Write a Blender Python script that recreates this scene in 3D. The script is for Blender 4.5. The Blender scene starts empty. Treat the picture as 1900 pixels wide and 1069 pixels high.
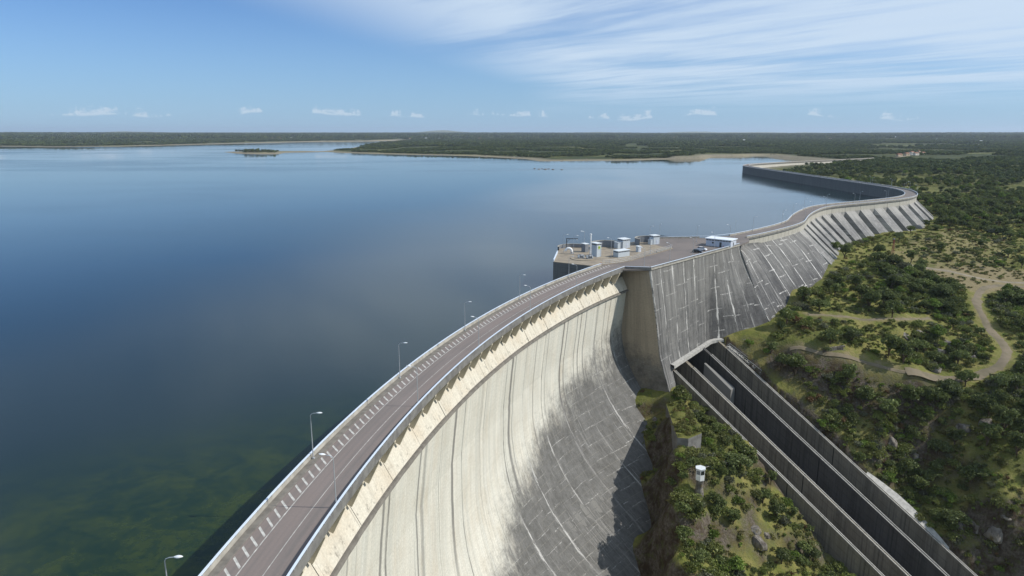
import bpy, bmesh, math, random
import numpy as np
from mathutils import Vector, Matrix
R = math.radians
SC = bpy.context.scene
COL = SC.collection
random.seed(4)
RNG = np.random.default_rng(7)

# ------------------------------------------------------------------ camera, sky, sun, exposure
PITCH = math.atan(286.5/1267.0)
cam_d = bpy.data.cameras.new('camera'); cam = bpy.data.objects.new('camera', cam_d); COL.objects.link(cam)
cam.location = (0, 0, 50); cam.rotation_euler = (math.pi/2-PITCH, 0, 0)
cam_d.sensor_width = 36; cam_d.lens = 36*1267/1900; cam_d.clip_start = 1; cam_d.clip_end = 120000
SC.camera = cam
SUN_EL, SUN_AZ = 40.0, 93.0          # azimuth clockwise from +Y: the sun stands to the right of the view
sun_d = bpy.data.lights.new('sun', 'SUN'); sun = bpy.data.objects.new('sun', sun_d); COL.objects.link(sun)
sun_d.energy = 4.4; sun_d.angle = R(0.53); sun_d.color = (1.0, 0.95, 0.87)
sdir = Vector((math.sin(R(SUN_AZ))*math.cos(R(SUN_EL)), math.cos(R(SUN_AZ))*math.cos(R(SUN_EL)), math.sin(R(SUN_EL))))
sun.rotation_euler = sdir.to_track_quat('Z', 'Y').to_euler()
SC.view_settings.view_transform = 'Standard'; SC.view_settings.look = 'None'
SC.view_settings.exposure = 0.1; SC.view_settings.gamma = 1.0
SC.cycles.max_bounces = 5; SC.cycles.diffuse_bounces = 3; SC.cycles.glossy_bounces = 2
SC.cycles.transmission_bounces = 2; SC.cycles.volume_bounces = 0; SC.cycles.transparent_max_bounces = 4
SC.cycles.caustics_reflective = False; SC.cycles.caustics_refractive = False

class G:                                  # small node-graph helper
    def __init__(s, tree): s.t = tree; s.n = tree.nodes; s.l = tree.links
    def add(s, typ, props=None, **inp):
        nd = s.n.new(typ)
        for k, v in (props or {}).items(): setattr(nd, k, v)
        for k, v in inp.items():
            key = int(k[1:]) if k[0] == 'i' and k[1:].isdigit() else k.replace('_', ' ')
            sock = nd.inputs[key]
            if isinstance(v, bpy.types.NodeSocket): s.l.new(v, sock)
            elif isinstance(v, bpy.types.Node): s.l.new(v.outputs[0], sock)
            else: sock.default_value = v
        return nd
    def math(s, op, a, b=0.0, clamp=False, c=None):
        kw = dict(i0=a, i1=b)
        if c is not None: kw['i2'] = c
        return s.add('ShaderNodeMath', {'operation': op, 'use_clamp': clamp}, **kw).outputs[0]
    def vmul(s, v, xyz): return s.add('ShaderNodeVectorMath', {'operation': 'MULTIPLY'}, i0=v, i1=xyz).outputs[0]
    def noise(s, vec, scale=1.0, detail=4.0, rough=0.55, dist=0.0):
        return s.add('ShaderNodeTexNoise', None, Vector=vec, Scale=scale, Detail=detail, Roughness=rough, Distortion=dist).outputs['Fac']
    def step(s, x, a, b):
        m = s.add('ShaderNodeMapRange', {'interpolation_type': 'SMOOTHSTEP'}, Value=x)
        m.inputs['From Min'].default_value = a; m.inputs['From Max'].default_value = b
        return m.outputs[0]
    def lin(s, x, a, b, c=0., d=1.):
        m = s.add('ShaderNodeMapRange', None, Value=x)
        for k, v in zip(('From Min', 'From Max', 'To Min', 'To Max'), (a, b, c, d)): m.inputs[k].default_value = v
        return m.outputs[0]
    def mix(s, f, a, b, mode='MIX'):
        nd = s.n.new('ShaderNodeMix'); nd.data_type = 'RGBA'; nd.blend_type = mode
        for k, v in ((0, f), (6, a), (7, b)):
            if isinstance(v, bpy.types.NodeSocket): s.l.new(v, nd.inputs[k])
            else: nd.inputs[k].default_value = v if k == 0 else (*v[:3], 1)
        return nd.outputs[2]

# ---- world: clear sky with a bank of cirrus over the right half and a row of small far cumulus
W = bpy.data.worlds.new('World'); SC.world = W; W.use_nodes = True
g = G(W.node_tree); g.n.clear()
sky = g.add('ShaderNodeTexSky', {'sky_type': 'NISHITA', 'sun_disc': False, 'sun_elevation': R(SUN_EL), 'sun_rotation': R(SUN_AZ),
                                 'altitude': 700, 'air_density': 1.0, 'dust_density': 0.35, 'ozone_density': 3.0})
tc = g.add('ShaderNodeTexCoord').outputs['Generated']
sx = g.add('ShaderNodeSeparateXYZ', None, Vector=tc)
X_, Y_, Z_ = sx.outputs
zc = g.math('MAXIMUM', Z_, 0.012)
px_ = g.math('DIVIDE', X_, zc); py_ = g.math('DIVIDE', Y_, zc)
plane = g.add('ShaderNodeCombineXYZ', None, X=px_, Y=py_).outputs[0]
rot = g.add('ShaderNodeVectorRotate', {'rotation_type': 'Z_AXIS'}, Vector=g.add('ShaderNodeVectorMath', {'operation': 'ADD'}, i0=plane, i1=(3.0, 5.0, 0)).outputs[0], Angle=R(-34)).outputs[0]   # streak direction
warp = g.add('ShaderNodeTexNoise', None, Vector=g.vmul(rot, (.22, .14, 1)), Scale=1.0, Detail=3).outputs['Color']
rotw = g.add('ShaderNodeVectorMath', {'operation': 'MULTIPLY_ADD'}, i0=warp, i1=(2.2, 2.4, 0), i2=rot).outputs[0]
big = g.noise(g.vmul(rotw, (.26, .15, 1)), 1.0, 3, .5)
mid = g.noise(g.vmul(rotw, (.7, .24, 1)), 1.0, 5, .58)
fine = g.noise(g.vmul(rotw, (2.4, .34, 1)), 1.0, 5, .6)
edge = g.math('SUBTRACT', px_, g.math('MULTIPLY_ADD', g.math('MINIMUM', py_, 16.0), 0.24, c=-3.2))
bank = g.step(edge, -0.6, 1.8)
cir = g.math('ADD', g.math('MULTIPLY_ADD', mid, 0.55, c=g.math('MULTIPLY', big, 0.5)), g.math('MULTIPLY', fine, 0.24))
cir = g.math('MULTIPLY', g.step(cir, 0.49, 0.74), bank)
thin = g.math('MULTIPLY', g.math('MULTIPLY', bank, 0.20), g.step(Z_, 0.0, 0.10))
cir = g.math('MULTIPLY', g.math('ADD', g.math('MULTIPLY', cir, 0.72), thin, True), g.step(Z_, 0.02, 0.075))
az = g.math('ARCTAN2', X_, Y_)
cu = g.add('ShaderNodeCombineXYZ', None, X=g.math('MULTIPLY', az, 75.0), Y=g.math('MULTIPLY', Z_, 150.0)).outputs[0]
cn = g.noise(cu, 1.0, 7, .62)
a4 = g.add('ShaderNodeCombineXYZ', None, X=g.math('MULTIPLY', az, 5.0), Y=3.7).outputs[0]
cn2 = g.noise(a4, 1.0, 4, .6)
zb_ = g.math('SUBTRACT', Z_, g.math('MULTIPLY_ADD', cn2, 0.036, c=0.004))     # height above a wandering cloud base
gate = g.math('MULTIPLY', g.step(zb_, 0.0, 0.0022), g.math('SUBTRACT', 1.0, g.step(zb_, 0.004, 0.018)))
cg = g.step(g.noise(g.add('ShaderNodeCombineXYZ', None, X=g.math('MULTIPLY', az, 13.0), Y=1.3).outputs[0], 1.0, 5, .65), .40, .56)
cum = g.math('MULTIPLY', g.math('MULTIPLY', g.step(g.math('SUBTRACT', g.math('MULTIPLY', cn, cg), g.math('MULTIPLY', zb_, 26.0)), 0.22, 0.42), g.step(zb_, 0.0, 0.0025)), 0.48)
hz = g.math('MULTIPLY', g.math('SUBTRACT', 1.0, g.step(Z_, -0.05, 0.20)), 0.80)
c0 = g.mix(1.0, sky.outputs[0], (0.66, 0.89, 1.20), 'MULTIPLY')
c1 = g.mix(hz, c0, (3.1, 5.05, 7.4))
c2 = g.mix(cir, c1, (6.2, 7.5, 9.0))
c3 = g.mix(cum, c2, (7.6, 8.3, 9.2))
bg = g.add('ShaderNodeBackground', None, Color=c3, Strength=0.094)
g.l.new(bg.outputs[0], g.add('ShaderNodeOutputWorld').inputs[0])

# ------------------------------------------------------------------ helpers
def tag(o, label=None, cat=None, group=None, kind=None):
    if label: o['label'] = label
    if cat: o['category'] = cat
    if group: o['group'] = group
    if kind: o['kind'] = kind
    return o
def empty(name, loc=(0, 0, 0), rz=0):
    o = bpy.data.objects.new(name, None); COL.objects.link(o); o.location = loc; o.rotation_euler[2] = rz; o.empty_display_size = .5
    return o
def link(name, mesh, parent=None, loc=(0, 0, 0), rot=(0, 0, 0), scale=(1, 1, 1)):
    o = bpy.data.objects.new(name, mesh); COL.objects.link(o); o.location = loc; o.rotation_euler = rot; o.scale = scale
    if parent is not None: o.parent = parent
    return o
def copy_tree(o, parent=None):
    c = o.copy(); COL.objects.link(c)
    if parent is not None: c.parent = parent
    for ch in o.children: copy_tree(ch, c)
    return c

class MB:
    def __init__(s): s.v = []; s.f = []; s.uv = {}; s.at = {}; s.smooth = False
    def vert(s, p, uv=None, **at):
        i = len(s.v); s.v.append(tuple(float(a) for a in p))
        if uv is not None: s.uv[i] = uv
        for k, a in at.items(): s.at.setdefault(k, {})[i] = a
        return i
    def face(s, *idx): s.f.append(tuple(idx))
    def box(s, c, size, rz=0, taper=1.0):
        x, y, z = (a/2 for a in size); co, si = math.cos(rz), math.sin(rz); ids = []
        for k in (-1, 1):
            t = taper if k > 0 else 1.0
            for a, b in ((-1, -1), (1, -1), (1, 1), (-1, 1)):
                u, w = a*x*t, b*y*t
                ids.append(s.vert((c[0]+u*co-w*si, c[1]+u*si+w*co, c[2]+k*z)))
        b = ids
        for q in ((3, 2, 1, 0), (4, 5, 6, 7), (0, 1, 5, 4), (1, 2, 6, 5), (2, 3, 7, 6), (3, 0, 4, 7)): s.face(*[b[i] for i in q])
        return s
    def tube(s, pts, rad, n=6, cap=True):
        pts = [Vector(p) for p in pts]; rads = rad if isinstance(rad, (list, tuple)) else [rad]*len(pts); rings = []
        for i, p in enumerate(pts):
            d = (pts[min(i+1, len(pts)-1)]-pts[max(i-1, 0)]).normalized()
            a = d.cross(Vector((0, 0, 1)))
            if a.length < 1e-3: a = Vector((1, 0, 0))
            a.normalize(); b = d.cross(a)
            rings.append([s.vert(p+(a*math.cos(2*math.pi*k/n)+b*math.sin(2*math.pi*k/n))*rads[i]) for k in range(n)])
        for r0, r1 in zip(rings[:-1], rings[1:]):
            for k in range(n): s.face(r0[k], r0[(k+1) % n], r1[(k+1) % n], r1[k])
        if cap: s.face(*rings[0][::-1]); s.face(*rings[-1])
        return s
    def prism(s, poly, z0, z1, top=True, bottom=True):
        a = [s.vert((p[0], p[1], z0)) for p in poly]; b = [s.vert((p[0], p[1], z1)) for p in poly]; n = len(poly)
        for i in range(n): s.face(a[i], a[(i+1) % n], b[(i+1) % n], b[i])
        if top: s.face(*b)
        if bottom: s.face(*a[::-1])
        return s
    def grid(s, P, uv=None, closed=False, **at):           # P[i][j] -> points
        ids = [[s.vert(p, uv[i][j] if uv is not None else None, **{k: a[i][j] for k, a in at.items()}) for j, p in enumerate(row)] for i, row in enumerate(P)]
        n = len(ids)
        for i in range(n if closed else n-1):
            for j in range(len(ids[0])-1):
                a, b = ids[i], ids[(i+1) % n]
                s.face(a[j], b[j], b[j+1], a[j+1])
        return ids
    def mesh(s, name, mat):
        m = bpy.data.meshes.new(name); m.from_pydata(s.v, [], s.f)
        if s.uv:
            ul = m.uv_layers.new(name='UVMap'); li = np.empty(len(m.loops), dtype=np.int32); m.loops.foreach_get('vertex_index', li)
            arr = np.zeros((len(s.v), 2), dtype=np.float32)
            for i, u in s.uv.items(): arr[i] = u
            ul.data.foreach_set('uv', arr[li].ravel())
        for k, d in s.at.items():
            at = m.attributes.new(k, 'FLOAT', 'POINT'); arr = np.zeros(len(s.v), dtype=np.float32)
            for i, u in d.items(): arr[i] = u
            at.data.foreach_set('value', arr)
        if mat is not None: m.materials.append(MAT[mat])
        if s.smooth: m.polygons.foreach_set('use_smooth', [True]*len(m.polygons))
        m.update(); return m
    def build(s, name, mat, parent=None, recalc=False, **kw):
        m = s.mesh(name, mat)
        if recalc:
            bm = bmesh.new(); bm.from_mesh(m); bmesh.ops.recalc_face_normals(bm, faces=bm.faces); bm.to_mesh(m); bm.free()
        return link(name, m, parent, **kw)

def catmull(pts, step):
    P = np.array(pts, float); P = np.vstack([2*P[0]-P[1], P, 2*P[-1]-P[-2]]); out = []
    for i in range(1, len(P)-2):
        n = max(2, int(np.linalg.norm(P[i+1]-P[i])/step*3)); t = np.linspace(0, 1, n, endpoint=False)[:, None]
        out.append(.5*((2*P[i])+(P[i+1]-P[i-1])*t+(2*P[i-1]-5*P[i]+4*P[i+1]-P[i+2])*t**2+(-P[i-1]+3*P[i]-3*P[i+1]+P[i+2])*t**3))
    out = np.vstack(out+[P[-2][None]]); d = np.r_[0, np.cumsum(np.linalg.norm(np.diff(out, axis=0), axis=1))]
    s = np.linspace(0, d[-1], max(2, int(d[-1]/step)+1))
    return np.stack([np.interp(s, d, out[:, k]) for k in range(out.shape[1])], 1), s
def normals2(P):                                           # right-hand side normals of a plan polyline
    T = np.gradient(P, axis=0); T /= np.linalg.norm(T, axis=1)[:, None]
    return np.stack([T[:, 1], -T[:, 0]], 1)
CP, SP, FPX = math.cos(PITCH), math.sin(PITCH), 1267.0
def ray(px, py):
    xc, yc = (px-950)/FPX, (534.5-py)/FPX
    return np.array([xc, CP+yc*SP, -SP+yc*CP])
def at(px, py, z=0.0):                                     # ground point of a survey mark at height z
    d = ray(px, py); t = (z-50)/d[2]; return np.array([d[0]*t, d[1]*t, z])
def proj(P):
    P = np.asarray(P, float); x, y, z = P[..., 0], P[..., 1], P[..., 2]-50
    f = y*CP-z*SP; u = y*SP+z*CP; f = np.where(f < 1, 1, f)
    return 950+FPX*x/f, 534.5-FPX*u/f, f

# numpy value noise
_perm = RNG.random((256, 256))
def vnoise(x, y):
    xi, yi = np.floor(x).astype(int), np.floor(y).astype(int); fx, fy = x-xi, y-yi
    fx, fy = fx*fx*(3-2*fx), fy*fy*(3-2*fy); p = lambda a, b: _perm[a & 255, b & 255]
    return (p(xi, yi)*(1-fx)+p(xi+1, yi)*fx)*(1-fy)+(p(xi, yi+1)*(1-fx)+p(xi+1, yi+1)*fx)*fy
def fbm(x, y, o=4):
    s, a, t = 0, .5, 0
    for k in range(o): s = s+a*vnoise(x*2**k+17*k, y*2**k+9*k); t += a; a *= .5
    return s/t
def sstep(x, a, b): t = np.clip((x-a)/(b-a), 0, 1); return t*t*(3-2*t)

# ------------------------------------------------------------------ materials
MAT = {}
def newmat(name):
    m = bpy.data.materials.new(name); m.use_nodes = True; MAT[name] = m; q = G(m.node_tree); q.n.clear(); return q
def out(q, col, rough=.8, spec=.3, bump=None, metal=0.0, dist=.1, strength=.5):
    b = q.add('ShaderNodeBsdfPrincipled', None, Roughness=rough, Metallic=metal)
    b.inputs['Specular IOR Level'].default_value = spec
    if isinstance(col, bpy.types.NodeSocket): q.l.new(col, b.inputs['Base Color'])
    else: b.inputs['Base Color'].default_value = (*col, 1)
    if bump is not None:
        bp = q.add('ShaderNodeBump', None, Strength=strength, Distance=dist, Height=bump); q.l.new(bp.outputs[0], b.inputs['Normal'])
    q.l.new(b.outputs[0], q.add('ShaderNodeOutputMaterial').inputs[0]); return b
def plain(name, col, rough=.6, var=.15, scale=1.5, metal=0.0, spec=.3):
    q = newmat(name); tc = q.add('ShaderNodeTexCoord').outputs['Object']
    n = q.noise(tc, scale, 5, .6); n2 = q.noise(tc, scale*9, 3, .6)
    f = q.lin(q.math('MULTIPLY_ADD', n2, .4, c=q.math('MULTIPLY', n, .6)), .3, .7, 1-var*1.6, 1+var*.9)
    c = q.add('ShaderNodeVectorMath', {'operation': 'SCALE'}, i0=col); q.l.new(f, c.inputs['Scale'])
    out(q, c.outputs[0], rough, spec, n2, metal, .02, .3)
def uvnodes(q): return q.add('ShaderNodeUVMap').outputs[0]
def attr(q, n): return q.add('ShaderNodeAttribute', {'attribute_name': n}).outputs['Fac']

def concrete(name, base, dirt, stain_col=None, white=0.0, streak=.5, lift=2.0, liftw=0.0, warm=None, wob=1.0):
    q = newmat(name); uv = uvnodes(q); sep = q.add('ShaderNodeSeparateXYZ', None, Vector=uv); U, V = sep.outputs[0], sep.outputs[1]
    st = q.noise(q.vmul(uv, (.42, .018, 1)), 1, 6, .68)
    st2 = q.noise(q.vmul(uv, (1.7, .05, 1)), 1, 4, .6)
    bl = q.noise(q.vmul(uv, (.12, .1, 1)), 1, 5, .6)
    fine = q.noise(q.vmul(uv, (2.2, 2.2, 1)), 1, 4, .65)
    f = q.math('MULTIPLY_ADD', st2, .35, c=q.math('MULTIPLY', st, .65))
    f = q.math('MULTIPLY', q.step(f, .42, .68), streak)
    col = q.mix(f, base, dirt)
    col = q.mix(q.math('MULTIPLY', q.step(bl, .42, .72), .6), col, warm or [c*.8 for c in base])
    if name == 'arch_concrete':
        bd = q.noise(q.vmul(uv, (.30, .004, 1)), 1, 4, .6); col = q.mix(q.step(bd, .35, .65), col, q.mix(.6, col, (.53, .53, .475)))
        bd2 = q.noise(q.vmul(uv, (.9, .008, 1)), 1, 3, .6); col = q.mix(q.math('MULTIPLY', q.step(bd2, .55, .72), .5), col, (.74, .73, .68))
    thinl = q.noise(q.vmul(uv, (.95, .006, 1)), 1, 3, .6)
    col = q.mix(q.math('MULTIPLY', q.step(thinl, .60, .70), min(1, streak*1.5)), col, [c*.55 for c in dirt])
    sf = None
    if stain_col is not None:
        sa = attr(q, 'stain'); pat = q.noise(q.vmul(uv, (.055, .06, 1)), 1, 8, .66); pat2 = q.noise(q.vmul(uv, (.45, .22, 1)), 1, 6, .72)
        sv = q.math('ADD', sa, q.math('ADD', q.math('MULTIPLY_ADD', pat, 2.6, c=-1.3), q.math('ADD', q.math('MULTIPLY_ADD', pat2, 1.7, c=-.85), q.math('MULTIPLY_ADD', q.noise(q.vmul(uv, (1.6, .8, 1)), 1, 6, .75), 1.2, c=-.6))))
        sf = q.step(sv, -.35, 1.2)
        sc = q.mix(q.step(q.noise(q.vmul(uv, (.35, .22, 1)), 1, 8, .75), .36, .62), stain_col, [c*1.8 for c in stain_col]); sc = q.mix(q.math('MULTIPLY', q.step(q.noise(q.vmul(uv, (.9, .6, 1)), 1, 8, .8), .56, .68), .6), sc, [c*3.6 for c in stain_col])
        col = q.mix(q.math('MULTIPLY', sf, .93), col, sc)
    if name == 'shoulder_concrete':
        sm = q.noise(q.vmul(uv, (.9, .5, 1)), 1, 6, .75); vb = q.math('MULTIPLY', q.step(V, -12.2, -10.6), q.math('SUBTRACT', 1.0, q.step(V, -10.2, -8.6)))
        col = q.mix(q.math('MULTIPLY', q.step(sm, .52, .66), q.math('MULTIPLY', vb, .75)), col, (.17, .155, .13))
    if lift:
        fr = q.math('FRACT', q.math('ADD', q.math('DIVIDE', V, lift), 40.0)); d = q.math('ABSOLUTE', q.math('SUBTRACT', fr, .5))
        ll = q.math('MULTIPLY', q.step(d, .43, .49), q.step(q.noise(q.vmul(uv, (.25, 1, 1)), 1, 4), .36, .58))
        if sf is not None: ll = q.math('MULTIPLY', ll, q.math('MULTIPLY_ADD', sf, .75, c=.25))
        col = q.mix(q.math('MULTIPLY', ll, .5), col, [c*.6 for c in dirt])
    if white:
        e = attr(q, 'edge'); en = q.noise(q.vmul(uv, (1.3, .17, 1)), 1, 8, .78)
        wl = q.math('SUBTRACT', q.math('MULTIPLY_ADD', en, 4.4, c=-1.75), q.math('MULTIPLY', e, .9))
        big = q.step(q.noise(q.vmul(uv, (.09, .06, 1)), 1, 3), .40, .60)
        run = q.noise(q.vmul(uv, (1.9, .05, 1)), 1, 7, .75); rf = q.math('MULTIPLY', q.step(run, .54, .74), q.math('MULTIPLY_ADD', big, .62, c=.14)); jn = q.step(q.noise(q.vmul(uv, (.11, .035, 1)), 1, 3), .42, .62)
        wf = q.math('MAXIMUM', q.math('MULTIPLY', q.step(wl, .05, .55), q.math('MULTIPLY_ADD', jn, .75, c=.25)), rf)
        if liftw:
            fr2 = q.math('FRACT', q.math('ADD', q.math('DIVIDE', q.math('ADD', q.math('MULTIPLY_ADD', q.noise(q.vmul(uv, (.12, .1, 1))), 1.2, c=V), q.math('MULTIPLY', q.add('ShaderNodeTexWhiteNoise', {'noise_dimensions': '1D'}, W=q.math('FLOOR', q.math('DIVIDE', U, 9.1))).outputs['Value'], liftw)), liftw), 40.0))
            d2 = q.math('ABSOLUTE', q.math('SUBTRACT', fr2, .5))
            hl = q.math('MULTIPLY', q.step(q.math('MULTIPLY_ADD', q.noise(q.vmul(uv, (.6, 2.0, 1)), 1, 5, .7), .12, c=d2), .53, .57), q.step(q.noise(q.vmul(uv, (.1, .2, 1)), 1, 6, .65), .40, .56))
            wf = q.math('MAXIMUM', wf, q.math('MULTIPLY', q.math('MULTIPLY', hl, q.step(en, .36, .6)), .9))
        if name == 'arch_concrete':
            Uw = q.math('ADD', U, q.math('MULTIPLY_ADD', q.noise(q.vmul(uv, (.02, .05, 1)), 1, 4, .6), 2.4, c=-1.2)); tex = q.noise(q.vmul(uv, (2.6, .07, 1)), 1, 6, .75); acc = None
            for th, w_, s_ in ((5.2, .5, .5), (8.3, .35, .6), (10.7, .6, .9), (11.05, .3, .7), (13.5, .45, .85), (13.95, .8, .55), (16.65, .75, .95), (19.4, .3, .4), (22.5, .8, .95), (22.85, .4, .6), (25.2, .35, .6), (26.6, .3, .5), (28.4, .6, .95), (28.85, .4, .85), (30.1, .35, .7), (31.2, .4, .75), (32.6, .35, .7), (33.6, .3, .8), (34.2, .4, .7)):
                d_ = q.math('ABSOLUTE', q.math('SUBTRACT', Uw, th*6.589)); l_ = q.math('MULTIPLY', q.math('SUBTRACT', 1.0, q.step(q.math('MULTIPLY_ADD', tex, -w_*1.6, c=d_), -w_*.35, w_*.5)), s_)
                acc = l_ if acc is None else q.math('MAXIMUM', acc, l_)
            acc = q.math('MULTIPLY', acc, q.step(V, -74.0, -34.0))
            col = q.mix(q.math('MULTIPLY', acc, .82), col, (.115, .112, .108))
            wf = q.math('MULTIPLY', q.math('MAXIMUM', wf, q.math('MULTIPLY', jn, q.step(wl, .05, .6))), sf)
            dk = q.math('MULTIPLY', q.step(q.math('SUBTRACT', q.math('MULTIPLY_ADD', en, 1.9, c=-.40), q.math('MULTIPLY', e, 1.5)), .0, .5), q.step(q.noise(q.vmul(uv, (.075, .010, 1)), 1, 2), .44, .56))
            col = q.mix(q.math('MULTIPLY', dk, .8), col, (.13, .125, .115))
        if name == 'gravity_concrete': wf = q.math('MULTIPLY', wf, attr(q, 'lime'))
        col = q.mix(q.math('MULTIPLY', wf, white, True), col, (.64, .63, .60))
    col = q.mix(1.0, col, q.mix(q.lin(fine, .3, .7, 0, 1), (1.06, 1.06, 1.06), (.80, .80, .80)), 'MULTIPLY')
    h = q.math('MULTIPLY_ADD', fine, .5, c=q.math('MULTIPLY', st2, .5))
    out(q, col, .88, .2, h, 0, .12*wob, .45)
concrete('arch_concrete', (.65, .625, .545), (.34, .325, .28), (.066, .065, .063), white=.75, streak=.5, lift=2.2, liftw=4.4, warm=(.49, .44, .35))
concrete('shoulder_concrete', (.60, .565, .475), (.30, .26, .20), None, 0, .45, 0, warm=(.52, .44, .33))
concrete('gravity_concrete', (.205, .202, .192), (.050, .050, .050), (.042, .042, .043), white=1.0, streak=.85, lift=2.0, liftw=9.5, warm=(.17, .165, .155))
concrete('pier_concrete', (.37, .315, .235), (.19, .165, .13), (.10, .095, .085), 0, .6, 2.2)
concrete('wall_concrete', (.27, .265, .25), (.12, .12, .12), None, 0, .6, 2.0)
concrete('buttress_concrete', (.36, .35, .325), (.085, .085, .085), (.085, .085, .086), white=.6, streak=.75, lift=2.4, liftw=6)
concrete('band_concrete', (.47, .45, .39), (.22, .21, .19), None, 0, .5, 0)
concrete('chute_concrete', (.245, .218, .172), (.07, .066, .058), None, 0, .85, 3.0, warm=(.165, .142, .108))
concrete('chute_algae_shade', (.075, .073, .072), (.03, .03, .03), None, 0, .8, 3.0, warm=(.05, .048, .045))  # algae-dark concrete, with the shade of trench and channels also put into its colour
concrete('upstream_concrete', (.20, .195, .18), (.10, .10, .10), None, 0, .5, 2.0)
def roadlike(name, a, b, sc=.35, rough=.85):
    q = newmat(name); tc = q.add('ShaderNodeTexCoord').outputs['Object']
    n = q.noise(tc, sc, 6, .6); f2 = q.noise(tc, sc*18, 3, .6)
    col = q.mix(q.step(n, .35, .68), a, b); col = q.mix(q.lin(f2, .3, .7, 0, .35), col, [c*.7 for c in a])
    out(q, col, rough, .25, f2, 0, .02, .3)
roadlike('fascia_concrete', (.20, .196, .185), (.115, .112, .108), .5)
roadlike('parapet_concrete', (.40, .38, .33), (.26, .245, .21), .5)
roadlike('pavement_concrete', (.205, .19, .165), (.13, .12, .105), .7)
roadlike('bracket_concrete', (.62, .56, .44), (.50, .45, .35), .5)
roadlike('deck_concrete', (.31, .265, .20), (.21, .18, .145), .3)
roadlike('plaza_asphalt', (.19, .165, .150), (.145, .13, .122), .08)
roadlike('dirt', (.195, .158, .108), (.135, .118, .07), .25)
roadlike('pale_dirt', (.26, .22, .165), (.17, .15, .10), .3)
roadlike('pale_concrete', (.42, .41, .38), (.26, .255, .24), .8)
q = newmat('road_asphalt'); uv = uvnodes(q); tr = q.noise(q.vmul(uv, (.015, .9, 1)), 1, 4, .6); fn = q.noise(q.vmul(uv, (3, 3, 1)), 1, 4, .6); bl = q.noise(q.vmul(uv, (.06, .15, 1)), 1, 4, .6)
col = q.mix(q.step(tr, .38, .66), (.212, .175, .158), (.162, .144, .133)); col = q.mix(q.math('MULTIPLY', q.step(bl, .45, .7), .5), col, (.23, .195, .18))
out(q, q.mix(q.lin(fn, .3, .7, 0, .3), col, (.13, .118, .11)), .85, .25, fn, 0, .01, .3)
plain('road_paint', (.52, .51, .47), .7, .5, 1.1)
plain('rail_paint', (.60, .68, .78), .35, .06, .6, 0.0, .5)
plain('galvanised', (.46, .48, .50), .4, .1, 3, .35)
plain('dark_metal', (.075, .08, .085), .5, .2)
plain('cabin_paint', (.46, .505, .54), .5, .1)
plain('cabin_roof', (.62, .66, .68), .5, .08)
plain('office_wall', (.50, .54, .62), .6, .06)
plain('office_roof', (.72, .76, .80), .5, .06, .5)
plain('machine_grey', (.20, .215, .235), .45, .15)
plain('white_paint', (.75, .76, .76), .45, .06)
plain('dark_void', (.015, .016, .018), .9, .1)
plain('sign_green', (.40, .50, .06), .5, .1)
plain('sign_ink', (.08, .16, .03), .5, .1)
plain('rust_red', (.30, .055, .03), .6, .2)
plain('glass_dark', (.02, .025, .03), .08, .05, 1, 0, .6)
plain('car_white', (.75, .76, .78), .2, .02, 1, 0, .6)
plain('car_dark', (.018, .02, .025), .2, .05, 1, 0, .6)
plain('tyre', (.015, .015, .015), .8, .1)
plain('rim', (.45, .46, .47), .3, .1, 2, .8)
plain('lamp_glass', (.75, .77, .78), .2, .02, 1, 0, .5)
plain('bark', (.10, .075, .05), .9, .3, 4)
plain('house_wall', (.68, .64, .56), .8, .1)
plain('house_wall_tan', (.5, .4, .28), .8, .1)
plain('roof_tile', (.26, .12, .075), .85, .25, 1)
plain('mast_red', (.28, .08, .06), .6, .2)
plain('yellow_flower', (.55, .36, .01), .7, .2, 5)
# rock
q = newmat('rock'); tc = q.add('ShaderNodeTexCoord').outputs['Object']; n = q.noise(tc, .55, 7, .65); n2 = q.noise(q.vmul(tc, (1, 1, .3)), 2.2, 5, .65)
col = q.mix(q.step(n, .35, .65), (.115, .10, .085), (.27, .25, .22)); col = q.mix(q.step(n2, .5, .7), col, (.07, .06, .05)); col = q.mix(q.math('MULTIPLY', q.step(q.noise(tc, .9, 3), .55, .7), .6), col, (.20, .15, .05))
out(q, col, .9, .2, q.math('ADD', n, n2), 0, .4, .8)
# foliage
def foliage(name, a, b, c):
    q = newmat(name); oi = q.add('ShaderNodeObjectInfo').outputs['Random']; isl = q.add('ShaderNodeNewGeometry').outputs['Random Per Island']
    col = q.mix(isl, a, b); col = q.mix(q.math('MULTIPLY', q.step(oi, .35, 1.0), .55), col, c)
    hv = q.add('ShaderNodeHueSaturation', None, Color=col); q.l.new(q.lin(q.math('FRACT', q.math('MULTIPLY', oi, 7.31)), 0, 1, .7, 1.25), hv.inputs['Value'])
    d = q.add('ShaderNodeBsdfDiffuse', None, Color=hv.outputs[0]); t = q.add('ShaderNodeBsdfTranslucent', None, Color=hv.outputs[0])
    gl = q.add('ShaderNodeBsdfGlossy', None, Roughness=.45, Color=(.5, .5, .5, 1))
    m = q.add('ShaderNodeMixShader', None, Fac=.28); q.l.new(d.outputs[0], m.inputs[1]); q.l.new(t.outputs[0], m.inputs[2])
    m2 = q.add('ShaderNodeMixShader', None, Fac=.03); q.l.new(m.outputs[0], m2.inputs[1]); q.l.new(gl.outputs[0], m2.inputs[2])
    q.l.new(m2.outputs[0], q.add('ShaderNodeOutputMaterial').inputs[0])
foliage('oak_leaves', (0.082, 0.110, 0.035), (0.173, 0.205, 0.064), (0.125, 0.151, 0.061))
foliage('shrub_leaves', (0.104, 0.140, 0.037), (0.213, 0.238, 0.063), (0.152, 0.146, 0.055))
foliage('bright_leaves', (0.105, 0.171, 0.029), (0.182, 0.253, 0.046), (0.143, 0.187, 0.039))
foliage('dry_leaves', (.13, .075, .035), (.20, .125, .055), (.16, .11, .05))
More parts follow.
